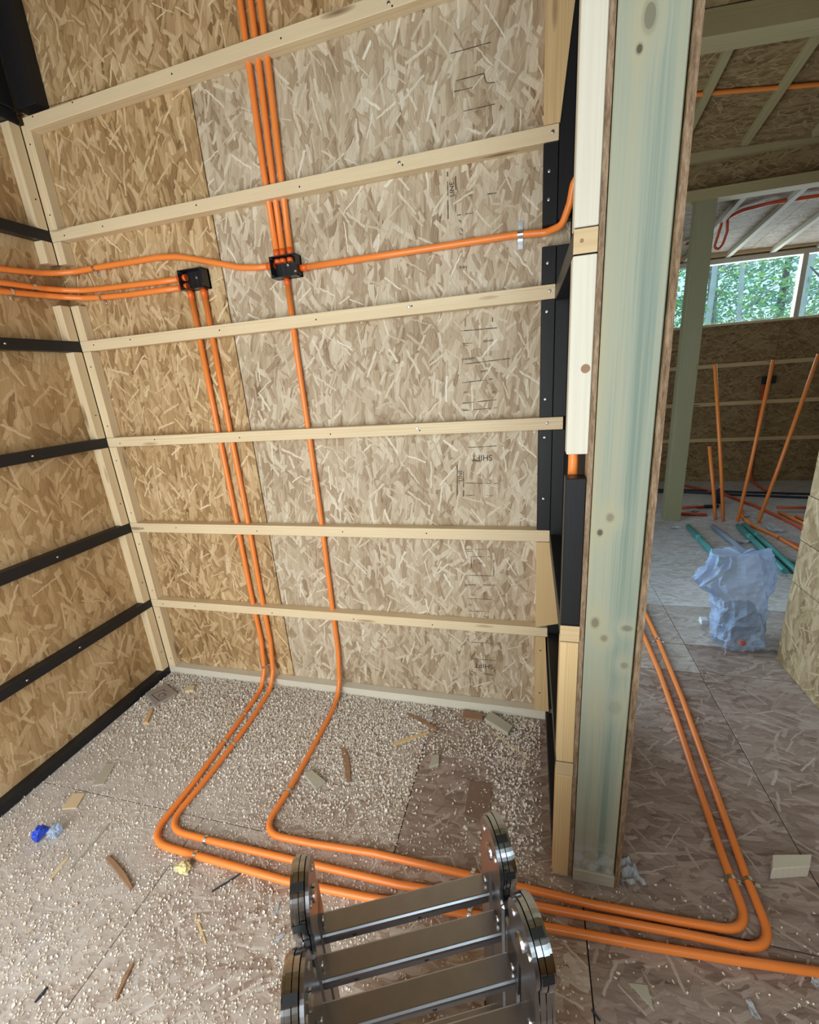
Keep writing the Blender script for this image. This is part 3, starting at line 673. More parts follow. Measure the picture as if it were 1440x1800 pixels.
clamp((0.6165, -0.036, 0.105), (0, 0, 1), Yn, 'metal clamp on the paired conduits just above the floor plate', (1,))
clamp((0.633, -0.255, F), (0.06, -1, 0), Z, 'metal clamp between the paired floor conduits, nearest to the back wall', (1,))
clamp((0.643, -0.405, F), (0.06, -1, 0), Z, 'metal clamp on the left paired floor conduit, beside its twin', (1,))
clamp((0.690, -0.413, F), (0.05, -1, 0), Z, 'metal clamp on the right paired floor conduit, beside its twin', (1,))
clamp((0.850, -0.770, F), (1, 0, 0), Z, 'metal clamp on the middle floor conduit just after its left bend', (-1,))
clamp((0.850, -0.8205, F), (1, 0, 0), Z, 'metal clamp on the nearest floor conduit just after its left bend', (-1,))
clamp((1.027, -0.56, F), (0, 1, 0), Z, 'metal clamp on the single floor conduit before its left bend', (1, -1))
clamp((1.702, -0.702, F), (1, 0, 0), Z, 'metal clamp on the far floor conduit behind the ladder top', (-1, 1))
clamp((1.704, -0.7535, F), (1, 0, 0), Z, 'metal clamp on the middle floor conduit behind the ladder rung', (-1, 1))
clamp((1.705, -0.797, F), (1, 0, 0), Z, 'metal clamp on the near floor conduit behind the ladder rung', (-1, 1))
clamp((2.396, -0.565, F), (0.02, 1, 0), Z, 'metal clamp on the inner conduit by its right-hand bend', (-1, 1))
clamp((2.439, -0.56, F), (0.02, 1, 0), Z, 'metal clamp on the outer conduit by its right-hand bend', (-1, 1))
clamp((2.497, 0.60, F), (0.02, 1, 0), Z, 'metal clamp on a corridor conduit beyond the post', (-1, 1))
clamp((1.819, W, 1.783), (1, 0, 0), Yn, 'bright two-hole metal strap on the conduit near the right corner', (-1, 1), tab=0.026, wdt=0.016)
clamp((0.185, W, 1.893), (1, 0, 0), Yn, 'metal clamp on the humped conduit near the left corner', (1,))
clamp((0.185, W, 1.787), (1, 0, 0), Yn, 'metal clamp on the lowest of the three corner conduits', (1,))
clamp((0.013, -0.145, 1.824), (0, 1, 0), Xn, 'metal clamp on the middle conduit on the left wall', (1,))
clamp((0.013, -0.235, 1.794), (0, 1, 0), Xn, 'metal clamp on the lowest conduit on the left wall', (1,))

# ------------------------------------------------------------------ printed mill stamps on the pale panel
STROKES = [(1.623,2.27,1.738,2.271),(1.623,2.204,1.717,2.205),(1.717,2.205,1.722,2.184),(1.722,2.182,1.747,2.178),(1.629,2.18,1.684,2.179),(1.629,2.128,1.747,2.128),(1.601,1.986,1.597,1.86),(1.626,1.983,1.621,1.861),(1.634,1.916,1.676,1.912),(1.626,1.866,1.676,1.865),(1.721,1.908,1.748,1.907),
 (1.642,1.59,1.64,1.54),(1.731,1.574,1.73,1.531),(1.624,1.527,1.745,1.526),(1.629,1.487,1.663,1.486),(1.622,1.42,1.787,1.427),(1.622,1.359,1.741,1.366),(1.621,1.29,1.74,1.295),(1.622,1.264,1.742,1.268),(1.624,1.132,1.738,1.135),(1.594,1.07,1.589,0.952),(1.617,1.069,1.613,0.947),(1.621,1.0,1.74,0.997),(1.62,0.952,1.656,0.952),(1.698,0.952,1.739,0.949),
 (1.616,0.733,1.719,0.736),(1.618,0.725,1.645,0.726),(1.633,0.704,1.723,0.705),(1.633,0.704,1.634,0.653),(1.721,0.693,1.72,0.625),(1.615,0.622,1.744,0.624),(1.614,0.534,1.644,0.536),(1.614,0.518,1.711,0.52),(1.614,0.461,1.715,0.464),(1.619,0.314,1.722,0.316),(1.619,0.233,1.737,0.235),(1.716,0.218,1.715,0.176),(1.612,0.175,1.612,0.087)]
PRINT = [(1.63,1.852,1.638,1.844),(1.634,1.828,1.644,1.818),(1.632,1.814,1.644,1.809),(1.699,1.488,1.733,1.489),(1.632,1.483,1.646,1.478),(1.605,0.578,1.652,0.582),(1.679,0.583,1.724,0.583),(1.62,0.493,1.629,0.488),(1.628,1.719,1.654,1.717),(1.618,1.268,1.639,1.267),(1.625,1.436,1.67,1.438),(1.688,1.392,1.713,1.394),(1.627,1.326,1.641,1.327),(1.667,0.164,1.713,0.161),(1.725,1.32,1.738,1.323),(1.663,0.676,1.679,0.675),(1.676,0.44,1.699,0.439)]
vs, fs = [], []
def stroke(x0, z0, x1, z1, wd):
    a = Vector((x0, z0)); b = Vector((x1, z1)); d = (b - a); n = Vector((-d.y, d.x)).normalized() * wd / 2
    # broken print: short dashes of uneven weight
    k = max(1, int(d.length / 0.012))
    for i in range(k):
        if random.random() < 0.16: continue
        p = a + d * (i / k); q = a + d * ((i + 1) / k); ww = random.uniform(0.55, 1.15)
        i0 = len(vs)
        for c in (p + n * ww, q + n * ww, q - n * ww, p - n * ww): vs.append((c.x, -0.0006, c.y))
        fs.append((i0, i0 + 1, i0 + 2, i0 + 3))
for q in STROKES: stroke(*q, 0.0028 if abs(q[0] - q[2]) > 0.02 else 0.0036)
mobj('mill_stamp', vs, fs, M['ink_faint'], p2)
vs, fs = [], []
for (x0, z0, x1, z1) in PRINT:   # rows of unreadably small print
    d = x1 - x0; k = max(3, int(d / 0.0035))
    for i in range(k):
        x = x0 + d * i / k; z = z0 + (z1 - z0) * i / k; h = random.uniform(0.004, 0.009)
        i0 = len(vs); vs += [(x, -0.0006, z - h / 2), (x + 0.002, -0.0006, z - h / 2), (x + 0.002, -0.0006, z + h / 2), (x, -0.0006, z + h / 2)]; fs.append((i0, i0 + 1, i0 + 2, i0 + 3))
mobj('fine_print', vs, fs, M['ink_faint'], p2)
def stamp_text(txt, loc, size, rot):
    cu = bpy.data.curves.new('lettering', 'FONT'); cu.body = txt; cu.size = size; cu.align_x = 'CENTER'; cu.align_y = 'CENTER'
    t = bpy.data.objects.new('lettering', cu); COL.objects.link(t)
    dg = bpy.context.evaluated_depsgraph_get(); me = bpy.data.meshes.new_from_object(t.evaluated_get(dg))
    bpy.data.objects.remove(t); me.materials.clear(); me.materials.append(M['ink'])
    o = bpy.data.objects.new('lettering', me); COL.objects.link(o); o.location = loc; o.rotation_euler = (R(90), rot, 0); o.parent = p2
stamp_text('SHIFT', (1.685, -0.0006, 1.094), 0.030, R(180)); stamp_text('SHIFT', (1.672, -0.0006, 0.203), 0.032, R(180))
stamp_text('LINE', (1.613, -0.0006, 1.938), 0.020, R(-90)); stamp_text('LINE', (1.604, -0.0006, 1.028), 0.022, R(-90))

# ------------------------------------------------------------------ folded ladder
lad = empty('folding_ladder', (1.6475, -1.0875, 0.0), R(24.5))
tag(lad, 'folded aluminium multi-position ladder with round hinges, standing in the foreground', 'ladder')
def lobj(name, bm, m, parent=None, smooth=False): return bmobj(name, bm, M[m], parent or lad, smooth)
HW = 0.152           # half width between the inner faces of the rails
HZ = 0.586           # hinge centre height
secs = [0.0315, -0.0315, -0.0945, -0.1575]
for si, sy in enumerate(secs):
    for sx in (-1, 1):
        bm = bmesh.new(); x0 = sx * (HW + 0.002); x1 = sx * (HW + 0.026)
        bm_box(bm, (min(x0, x1), sy - 0.027, 0.012), (max(x0, x1), sy + 0.027, HZ - 0.052), 0.004)
        lobj('rail', bm, 'alu')
        if si in (0, 3):
            bm = bmesh.new(); bm_box(bm, (min(x0, x1) - 0.002, sy - 0.033, 0.0), (max(x0, x1) + 0.002, sy + 0.033, 0.03), 0.003); lobj('foot', bm, 'blackslot')
    for z in (0.18, 0.453):
        bm = bmesh.new()
        prof = [(-0.0208, -0.003), (-0.0198, 0.0008), (-0.0172, 0.0033), (-0.0155, 0.0037), (0.0165, 0.0037), (0.0185, 0.003), (0.0205, -0.002), (0.017, -0.022), (0.010, -0.029), (-0.010, -0.029), (-0.017, -0.022)]
        for k in range(5): pass
        a = [bm.verts.new((-HW - 0.004, sy + p, z + q)) for p, q in prof]; b = [bm.verts.new((HW + 0.004, sy + p, z + q)) for p, q in prof]
        n = len(prof)
        for i in range(n): bm.faces.new((a[i], a[(i + 1) % n], b[(i + 1) % n], b[i]))
        bm.faces.new(a); bm.faces.new(b[::-1])
        bmesh.ops.recalc_face_normals(bm, faces=bm.faces)
        rung = lobj('rung', bm, 'alu')
        for hx in (-0.10, 0.02): 
            bm = bmesh.new(); bm_tube(bm, [(hx, sy - 0.0195, z - 0.011), (hx, sy - 0.0185, z - 0.011)], 0.004, 8); lobj('rivet', bm, 'blackslot', rung)
def disc_profile(bm, x0, x1, cy, cz, rad, n=40):
    """hinge plate: round head running down into two arms that sit on the rails"""
    pts = []
    for k in range(n + 1):
        a = R(-28) + (R(180 + 56)) * k / n
        pts.append((cy + math.cos(a) * rad, cz + math.sin(a) * rad))
    pts += [(cy - 0.054, cz - 0.075), (cy - 0.054, cz - 0.150), (cy - 0.012, cz - 0.150), (cy - 0.008, cz - 0.060), (cy + 0.008, cz - 0.060), (cy + 0.012, cz - 0.150), (cy + 0.054, cz - 0.150), (cy + 0.054, cz - 0.075)]
    m = len(pts)
    A = [bm.verts.new((x0, p, q)) for p, q in pts]; B = [bm.verts.new((x1, p, q)) for p, q in pts]
    bm.faces.new(A); bm.faces.new(B[::-1])
    for i in range(m): bm.faces.new((A[i], B[i], B[(i + 1) % m], A[(i + 1) % m]))
    bmesh.ops.recalc_face_normals(bm, faces=bm.faces)
    return pts
for cy in (0.0, -0.134):
    for sx in (-1, 1):
        h = empty('hinge'); h.parent = lad
        def hb(name, bm, m): return bmobj(name, bm, M[m], h)
        xi = sx * (HW + 0.002)
        for a, b, rad, m in ((0.0, 0.006, 0.051, 'alu'), (0.007, 0.015, 0.055, 'chrome'), (0.016, 0.024, 0.0565, 'chrome'), (0.025, 0.029, 0.053, 'chrome')):
            bm = bmesh.new(); disc_profile(bm, xi + sx * a, xi + sx * b, cy, HZ, rad); hb('plate', bm, m)
        bm = bmesh.new(); bm_tube(bm, [(xi - sx * 0.004, cy, HZ), (xi + sx * 0.034, cy, HZ)], 0.013, 16); hb('pivot', bm, 'chrome')
        for ang in (112, 166):
            bm = bmesh.new()
            mt = Matrix.Translation((0, cy, HZ)) @ Matrix.Rotation(R(ang), 4, 'X')
            bm_box(bm, (min(xi + sx * 0.007, xi + sx * 0.0265), 0.045, -0.006), (max(xi + sx * 0.007, xi + sx * 0.0245), 0.0572, 0.006), 0, mt); hb('lock_slot', bm, 'blackslot')
        for (ry, rz) in ((0.028, 0.018), (-0.028, 0.018), (0.033, -0.12), (-0.033, -0.12)):
            bm = bmesh.new(); bm_tube(bm, [(xi - sx * 0.002, cy + ry, HZ + rz), (xi + sx * 0.033, cy + ry, HZ + rz)], 0.005, 8); hb('rivet', bm, 'zinc')
bm = bmesh.new(); bm_box(bm, (HW + 0.028, -0.188, 0.40), (HW + 0.034, -0.150, 0.475), 0.001); lobj('end_cap', bm, 'blue')

# ------------------------------------------------------------------ debris on the floor
def chunk(name, quad, h, m, label, cat, group='scraps on the floor', z=0.0):
    n = len(quad)
    v = [(x, y, z) for x, y in quad] + [(x, y, z + h) for x, y in quad]
    f = [tuple(range(n))[::-1], tuple(range(n, 2 * n))] + [(i, (i + 1) % n, (i + 1) % n + n, i + n) for i in range(n)]
    o = mobj(name, v, f, M[m])
    bm = bmesh.new(); bm.from_mesh(o.data); bmesh.ops.recalc_face_normals(bm, faces=bm.faces)
    bmesh.ops.bevel(bm, geom=bm.edges[:], offset=min(0.0015, h * 0.25), segments=1, affect='EDGES'); bm.to_mesh(o.data); bm.free()
    return tag(o, label, cat, group)
def stick(a, b, wd, h, m, label, cat='splinter', tw=0.4):
    a = Vector((*a, 0)); b = Vector((*b, 0)); d = (b - a).normalized(); n = Vector((-d.y, d.x, 0)); L = (b - a).length
    bm = bmesh.new(); ring = []
    K = 6
    for i in range(K + 1):
        t = i / K; ww = wd * (0.35 + 0.65 * math.sin(math.pi * min(1, 0.18 + t * 0.75))) * random.uniform(0.85, 1.1) / 2
        hh = h * random.uniform(0.8, 1.0); c = a + d * (L * t) + n * (wd * 0.18 * math.sin(t * 3 + L * 40))
        ring.append([bm.verts.new(c + n * ww + Vector((0, 0, 0.001))), bm.verts.new(c + n * ww * 0.7 + Vector((0, 0, hh))), bm.verts.new(c - n * ww * 0.8 + Vector((0, 0, hh * 0.85))), bm.verts.new(c - n * ww + Vector((0, 0, 0.001)))])
    for i in range(K):
        for k in range(4): bm.faces.new((ring[i][k], ring[i][(k + 1) % 4], ring[i + 1][(k + 1) % 4], ring[i + 1][k]))
    bm.faces.new(ring[0]); bm.faces.new(ring[-1][::-1]); bmesh.ops.recalc_face_normals(bm, faces=bm.faces)
    o = bmobj('wood_splinter', bm, M[m]); return tag(o, label, cat, 'splinters on the floor')
cb = chunk('cardboard_scrap', [(0.055, -0.215), (0.11, -0.14), (0.215, -0.185), (0.175, -0.282)], 0.019, 'cardboard', 'grey cardboard scrap with a printed square symbol by the left corner', 'cardboard')
vs, fs = [], []
def cs(x0, y0, x1, y1, wd=0.003):
    a = Vector((x0, y0)); b = Vector((x1, y1)); n = Vector((-(b - a).y, (b - a).x)).normalized() * wd / 2; i0 = len(vs)
    for c in (a + n, b + n, b - n, a - n): vs.append((c.x, c.y, 0.0194))
    fs.append((i0, i0 + 1, i0 + 2, i0 + 3))
O_ = Vector((0.098, -0.222)); U_ = Vector((0.075, -0.03)); V_ = Vector((0.03, 0.042))
def P_(u, v): p = O_ + U_ * u + V_ * v; return (p.x, p.y)
for a, b in (((0, 0), (1, 0)), ((0, 0), (0, 1)), ((0, 1), (0.3, 1)), ((1, 0), (1, 0.6)), ((0.35, 0.75), (0.75, 0.75)), ((0.75, 0.75), (0.75, 0.3)), ((0.35, 0.75), (0.35, 0.45)), ((0.35, 0.45), (0.6, 0.2))): cs(*P_(*a), *P_(*b))
mobj('printed_symbol', vs, fs, M['ink'], cb)
chunk('wood_chip', [(0.165, -0.305), (0.182, -0.300), (0.222, -0.372), (0.205, -0.382)], 0.016, 'pine_warm', 'pale wood chip in the shavings in front of the grey cardboard', 'wood chip')
chunk('wood_chip', [(0.23, -0.135), (0.265, -0.12), (0.28, -0.155), (0.245, -0.17)], 0.018, 'pine', 'small pale chip behind the grey cardboard near the corner', 'wood chip')
chunk('wood_offcut', [(0.225, -0.585), (0.262, -0.575), (0.302, -0.665), (0.262, -0.68)], 0.006, 'pine_grey', 'thin grey-green offcut lying alone by the left wall', 'offcut')
chunk('wood_offcut', [(0.215, -0.72), (0.265, -0.71), (0.29, -0.765), (0.24, -0.78)], 0.006, 'pine', 'small pale offcut close to the black floor batten', 'offcut')
chunk('wood_offcut', [(1.049, -0.485), (1.072, -0.462), (1.144, -0.497), (1.122, -0.533)], 0.016, 'pine_grey', 'grey wooden block beside the single floor conduit', 'offcut')
chunk('wood_offcut', [(1.690, -0.068), (1.708, -0.056), (1.796, -0.118), (1.778, -0.160), (1.684, -0.102)], 0.020, 'pine_grey', 'pale green-grey offcut near the right end of the floor plate', 'offcut')
chunk('wood_offcut', [(1.50, -0.365), (1.535, -0.345), (1.527, -0.300), (1.505, -0.31)], 0.012, 'pine_grey', 'small triangular grey offcut in the middle of the floor', 'offcut')
chunk('wood_offcut', [(1.585, -0.055), (1.67, -0.058), (1.672, -0.10), (1.59, -0.10)], 0.012, 'pine_brown', 'brown board scrap against the floor plate', 'offcut')
chunk('cardboard_sheet', [(1.654, -0.384), (1.732, -0.382), (1.735, -0.512), (1.712, -0.527), (1.652, -0.520)], 0.004, 'cardboard_brown', 'brown cardboard rectangle lying on the dark floor board behind the ladder', 'cardboard')
chunk('timber_block', [(2.500, -0.535), (2.600, -0.507), (2.622, -0.470), (2.520, -0.492)], 0.040, 'pine_white', 'white timber block on the floor beside the corridor conduits', 'timber block')
chunk('plaster_scrap', [(2.085, -0.85), (2.125, -0.845), (2.13, -0.89)], 0.003, 'pine_grey', 'triangular grey-green scrap on the floor right of the ladder', 'scrap')
stick((0.466, -0.792), (0.473, -0.939), 0.010, 0.006, 'pine_grey', 'long thin grey stick beside the blue wrapper')
stick((0.563, -0.882), (0.72, -0.938), 0.018, 0.012, 'pine_brown', 'dark brown splinter left of the paired conduits bend')
stick((0.429, -0.905), (0.445, -0.974), 0.014, 0.005, 'pine', 'short pale splinter in front of the blue wrapper')
stick((0.872, -1.084), (0.893, -1.149), 0.014, 0.008, 'pine_brown', 'reddish brown splinter near the bottom left of the floor')
stick((1.144, -0.337), (1.228, -0.477), 0.026, 0.010, 'pine_brown', 'jagged reddish splinter right of the single floor conduit')
stick((1.351, -0.117), (1.494, -0.181), 0.022, 0.012, 'pine_brown', 'dark red splinter lying near the back wall')
stick((1.335, -0.287), (1.466, -0.195), 0.018, 0.008, 'pine_warm', 'tan splinter meeting the dark red one')
stick((0.964, -0.893), (1.025, -0.826), 0.006, 0.004, 'cable', 'thin dark sliver in front of the near floor conduit')
stick((0.694, -1.169), (0.695, -1.198), 0.008, 0.006, 'cable', 'tiny dark bent scrap at the lower left')
stick((1.714, -0.145), (1.862, -0.257), 0.008, 0.004, 'pine', 'thin pale sliver below the green-grey offcut')
stick((0.958, -0.951), (1.035, -1.006), 0.008, 0.003, 'pine_warm', 'thin tan sliver on the front floor left of the ladder')
def blob(name, c, s, m, label, cat, amp=0.35, sub=3, fr=14.0, flat=True, group='litter on the floor', seed=0.0):
    bm = bmesh.new(); bmesh.ops.create_icosphere(bm, subdivisions=sub, radius=1.0)
    for v in bm.verts:
        k = 1 + amp * (noise.noise(v.co * fr * 0.15 + Vector((seed, seed * 2, 1))) + 0.5 * abs(noise.noise(v.co * fr * 0.4 + Vector((seed, 3, 5)))))
        v.co = Vector((v.co.x * s[0] * k, v.co.y * s[1] * k, v.co.z * s[2] * k))
    zm = min(v.co.z for v in bm.verts)
    for v in bm.verts: v.co.z -= zm
    o = bmobj(name, bm, M[m]); o.location = c; return tag(o, label, cat, group)
blob('foam_lump', (0.842, -0.862, 0.0), (0.022, 0.016, 0.014), 'foam', 'lump of yellow foam in front of the paired conduits bend', 'foam', amp=0.5, seed=3)
wr = empty('wrapper', (0.30, -0.865, 0)); tag(wr, 'crumpled blue and clear plastic wrapper on the floor near the left wall', 'wrapper', 'litter on the floor')
for nm, c, s, m, sd in (('blue_side', (-0.022, -0.012, 0), (0.009, 0.022, 0.022), 'blue', 4.0), ('clear_side', (0.016, 0.008, 0), (0.017, 0.018, 0.018), 'bag', 6.0)):
    o = blob(nm, c, s, m, None, None, amp=0.6, seed=sd, group=None); o.parent = wr
# crumpled white paper scraps
def paperbit(c, s, rz, label, m='paper', seed=1.0):
    bm = bmesh.new(); N_ = 6; g = []
    for i in range(N_ + 1):
        row = []
        for j in range(N_ + 1):
            u = i / N_ - 0.5; v = j / N_ - 0.5
            q = Vector((u * s[0] * (1 - 0.5 * (v + 0.5)), v * s[1], 0.004 + s[2] * (0.5 + noise.noise(Vector((u * 4 + seed, v * 4, seed))) * 0.9) * (0.4 + abs(u + v))))
            q.z = max(q.z, 0.001); row.append(bm.verts.new(q))
        g.append(row)
    for i in range(N_):
        for j in range(N_): bm.faces.new((g[i][j], g[i + 1][j], g[i + 1][j + 1], g[i][j + 1]))
    bmesh.ops.solidify(bm, geom=bm.faces[:], thickness=0.0006)
    o = bmobj('paper_scrap', bm, M[m]); o.location = c; o.rotation_euler = (0, 0, rz); return tag(o, label, 'paper', 'litter on the floor')
paperbit((2.130, -0.605, 0), (0.066, 0.064, 0.040), 0.3, 'crumpled bluish white paper at the foot of the green post', seed=2)
paperbit((2.335, -0.842, 0), (0.020, 0.032, 0.008), 0.2, 'small white paper scrap at the lower right', seed=5)
paperbit((2.497, -0.762, 0), (0.03, 0.025, 0.01), 1.0, 'white paper scrap at the right edge beside the near conduit', seed=7)
paperbit((1.178, -0.892, 0), (0.012, 0.026, 0.004), 0.1, 'small white slip left of the upper ladder hinge', seed=8)
paperbit((1.222, -0.951, 0), (0.012, 0.028, 0.004), -0.7, 'small white slip left of the ladder, below another slip', seed=9)
o = stick((1.995, -0.918), (2.012, -0.932), 0.005, 0.005, 'cable', 'dark screw lying on the floor right of the ladder', 'screw')

# wood shavings: nobody could count them
def dens(x, y):
    d = 0.22
    if x < 1.46 and y > -0.68:
        d = 0.20 + 0.95 * max(0.0, min(1.0, (y + 0.62) / 0.42)) * max(0.0, min(1.0, (1.62 - x) / 0.3)) 
        if x < 0.45: d *= 0.55 + 0.45 * min(1, max(0, (y + 0.45) / 0.2))
    elif x < 1.46: d = 0.26
    elif x < 1.92 and y > -0.66:
        d = 0.05 + 0.34 * math.exp(-((x - 1.80) / 0.07) ** 2) + (0.22 if y > -0.30 else 0)
    elif x > 1.95: d = 0.02
    else: d = 0.07
    return d * (0.45 + 1.1 * (noise.noise(Vector((x * 5, y * 5, 0))) * 0.5 + 0.5))
vs, fs, cols = [], [], []
def spots():
    n = 0
    while n < 30000:      # thick along the back wall
        x = random.uniform(0.05, 1.90); y = random.uniform(-0.66, -0.03)
        if random.random() < dens(x, y): n += 1; yield x, y
    n = 0
    while n < 15000:      # thin over the rest
        x = random.uniform(0.03, 2.9); y = random.uniform(-1.35, -0.6)
        if random.random() < dens(x, y): n += 1; yield x, y
for x, y in spots():
    L = random.uniform(0.004, 0.0118) * (1.0 if y > -0.6 else 0.72) * (1.5 if random.random() < 0.06 else 1); wd = L * random.uniform(0.3, 0.75); a = random.uniform(0, 6.283); curl = random.uniform(0.1, 0.65) * L
    pile = 0.010 * max(0.0, dens(x, y) - 0.6) * random.random()
    ca, sa = math.cos(a), math.sin(a); i0 = len(vs); tl = random.uniform(-0.3, 0.3) * wd
    for i in range(4):
        t = i / 3 - 0.5; px = t * L; pz = 0.0008 + pile + curl * (t * t * 4)
        for sgn in (-1, 1):
            py = sgn * wd / 2 * (1 - 0.5 * abs(t)); vs.append((x + ca * px - sa * py, y + sa * px + ca * py, pz + max(0, sgn * tl) * 0.8))
    for i in range(3): fs.append((i0 + 2 * i, i0 + 2 * i + 2, i0 + 2 * i + 3, i0 + 2 * i + 1)); cols.append(random.random())
sh = mobj('wood_shavings', vs, fs, None)
at = sh.data.attributes.new('tone', 'FLOAT', 'FACE'); at.data.foreach_set('value', cols)
s = NT('wood_shavings', 0.7, 0.3); an = s.n('ShaderNodeAttribute', attribute_name='tone')
s.out(s.ramp(an.outputs['Fac'], [(0.0, (0.58, 0.44, 0.32)), (0.25, (0.76, 0.65, 0.53)), (0.6, (0.88, 0.81, 0.72)), (1.0, (0.94, 0.91, 0.87))]))
sh.data.materials.append(s.m)
tag(sh, 'pale curled wood shavings and sawdust scattered over the floor', 'shavings', kind='stuff')

# ------------------------------------------------------------------ far room
col = timber('treated_column', (3.02, 2.56, 0.0), (3.15, 2.66, 2.50), M['treated']); tag(col, 'greenish timber column standing in the far opening', 'post')
o = timber('header_beam', (2.0, 2.545, 2.455), (5.4, 2.665, 2.525), M['pine_dim']); tag(o, 'timber beam resting on the greenish column', 'beam')
bmz = 2.855
o = timber('ceiling_beam', (1.0, 1.47, 2.845), (5.4, 1.61, 2.955), M['pine_dim'], tilt=R(-3.5)); tag(o, 'broad grey timber beam under the ceiling at the upper right', 'beam')
for i, (x, lb) in enumerate(((2.85, 'ceiling rafter at the upper right, left one of the two'), (3.25, 'ceiling rafter at the upper right, right one of the two'), (3.65, 'ceiling rafter at the upper right edge of the picture'), (2.45, 'ceiling rafter hidden behind the top of the green post'))):
    bm = bmesh.new(); L = 1.02
    bm_box(bm, (-L / 2, -0.021, -0.02), (L / 2, 0.021, 0.02), 0.0015)
    o = bmobj('rafter', bm, M['pine_dim']); o.location = (x, 1.98, rn(x, 1.98) - 0.022); o.rotation_euler = (0, math.atan(0.2), R(90)); tag(o, 'pine ' + lb, 'rafter', 'rafters in the nearer ceiling')
for i, (x, lb) in enumerate(((3.37, 'leftmost'), (3.74, 'middle'), (4.116, 'right-hand'), (4.49, 'rightmost'))):
    bm = bmesh.new(); L = 1.36
    bm_box(bm, (-L / 2, -0.021, -0.02), (L / 2, 0.021, 0.02), 0.0015)
    o = bmobj('rafter', bm, M['pine_white']); o.location = (x, 3.31, rf(x, 3.31) - 0.022); o.rotation_euler = (0, math.atan(0.14), R(90)); tag(o, f'pale rafter above the far window, {lb} one', 'rafter', 'rafters above the far window')
conduit('ceiling_conduit', [(2.3, 1.96, 2.895), (2.85, 2.00, 2.865), (3.44, 2.06, 2.82), (4.6, 2.18, 2.74)], 'orange conduit running under the ceiling at the upper right', fr=0.2, r=0.012, m='orange')
conduit('ceiling_conduit', [(3.25, 3.55, 2.372), (3.36, 3.2, 2.425), (3.46, 2.98, 2.452), (3.62, 2.90, 2.455), (4.2, 2.88, 2.45), (4.8, 2.86, 2.45)], 'dark red conduit fixed under the ceiling of the far room', fr=0.1, r=0.013, m='red')
conduit('conduit_loop', [(3.38, 3.12, 2.435), (3.37, 3.14, 2.35), (3.355, 3.16, 2.25), (3.385, 3.16, 2.225), (3.415, 3.16, 2.26), (3.43, 3.14, 2.35), (3.415, 3.12, 2.435)], 'loop of red conduit hanging from the far ceiling', fr=0.05, r=0.010, m='red')
# far window
win = tag(empty('window_1'), kind='structure')
fm = M['pine_white']
timber('window_head', (WX0, 3.975, WZ1 - 0.045), (WX1, 4.05, WZ1), fm, win); timber('window_sill', (WX0, 3.985, WZ0 - 0.012), (WX1, 4.05, WZ0 + 0.012), M['pine'], win)
timber('window_jamb', (WX0, 3.98, WZ0), (WX0 + 0.04, 4.05, WZ1), fm, win); timber('window_jamb', (WX1 - 0.04, 3.98, WZ0), (WX1, 4.05, WZ1), fm, win)
timber('mullion', (4.385, 3.985, WZ0 + 0.01), (4.43, 4.05, WZ1 - 0.045), fm, win)
box('pane', (WX0 + 0.04, 4.03, WZ0 + 0.012), (4.385, 4.034, WZ1 - 0.045), M['glass'], win); box('pane', (4.43, 4.03, WZ0 + 0.012), (WX1 - 0.04, 4.034, WZ1 - 0.045), M['glass'], win)
o = timber('window_lintel', (1.3, 3.94, 2.300), (5.4, 4.0, 2.345), M['pine_warm']); tag(o, 'pine rail above the far window where the rafters end', 'batten', 'battens of the far wall')
for z, lb in ((1.24, 'uppermost'), (0.845, 'middle'), (0.455, 'lowest')):
    o = timber('far_batten', (1.3, 3.965, z), (5.4, 3.9995, z + 0.04), M['pine_warm']); tag(o, f'dim pine batten on the far wall under the window, {lb} one', 'batten', 'battens of the far wall')
o = box('outlet_box', (4.205, 3.955, 1.05), (4.32, 3.9995, 1.125), M['box_black'], None, 0.004); tag(o, 'small black box on the dim far wall', 'junction box')
for px in (4.235, 4.29):
    bm = bmesh.new(); bm_tube(bm, [(px, 3.953, 1.0875), (px, 3.956, 1.0875)], 0.012, 10); bmobj('knockout', bm, M['ink'], o)
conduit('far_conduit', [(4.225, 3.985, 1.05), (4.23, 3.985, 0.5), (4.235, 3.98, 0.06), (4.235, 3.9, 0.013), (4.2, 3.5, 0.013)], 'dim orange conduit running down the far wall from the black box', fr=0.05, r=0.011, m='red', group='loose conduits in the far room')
# upright conduits
for (b, t), lb in zip([((3.438, 2.612), (3.317, 2.612, 0.651)), ((3.483, 2.567), (3.267, 2.567, 1.31)), ((3.591, 2.571), (3.661, 2.571, 1.313)), ((3.732, 2.547), (3.935, 2.547, 1.332))],
                      ('short leftmost upright orange conduit in the far room', 'second upright orange conduit from the left in the far room, leaning left', 'third upright orange conduit from the left in the far room', 'rightmost upright orange conduit in the far room, leaning right')):
    bb = Vector((b[0], b[1], 0.0)); tt = Vector(t); o = tube('upright_conduit', [bb, bb.lerp(tt, 0.35) + Vector((0.004, 0, 0)), tt], 0.0135, M['orange'], None, 0.0); tag(o, lb, 'conduit', 'upright conduits in the far room')
    bm = bmesh.new(); bm_tube(bm, [tt - (tt - bb).normalized() * 0.0, tt + (tt - bb).normalized() * 0.002], 0.0105, 10); bmobj('open_end', bm, M['sub'], o)
TEAL = [([(3.151, 2.362, 0.021), (3.134, 1.528, 0.021)], 'single teal tube lying on the far floor'), ([(3.526, 2.394, 0.021), (3.451, 1.506, 0.021)], 'left one of two teal tubes lying side by side'), ([(3.578, 2.424, 0.021), (3.517, 1.50, 0.021)], 'right one of two teal tubes lying side by side')]
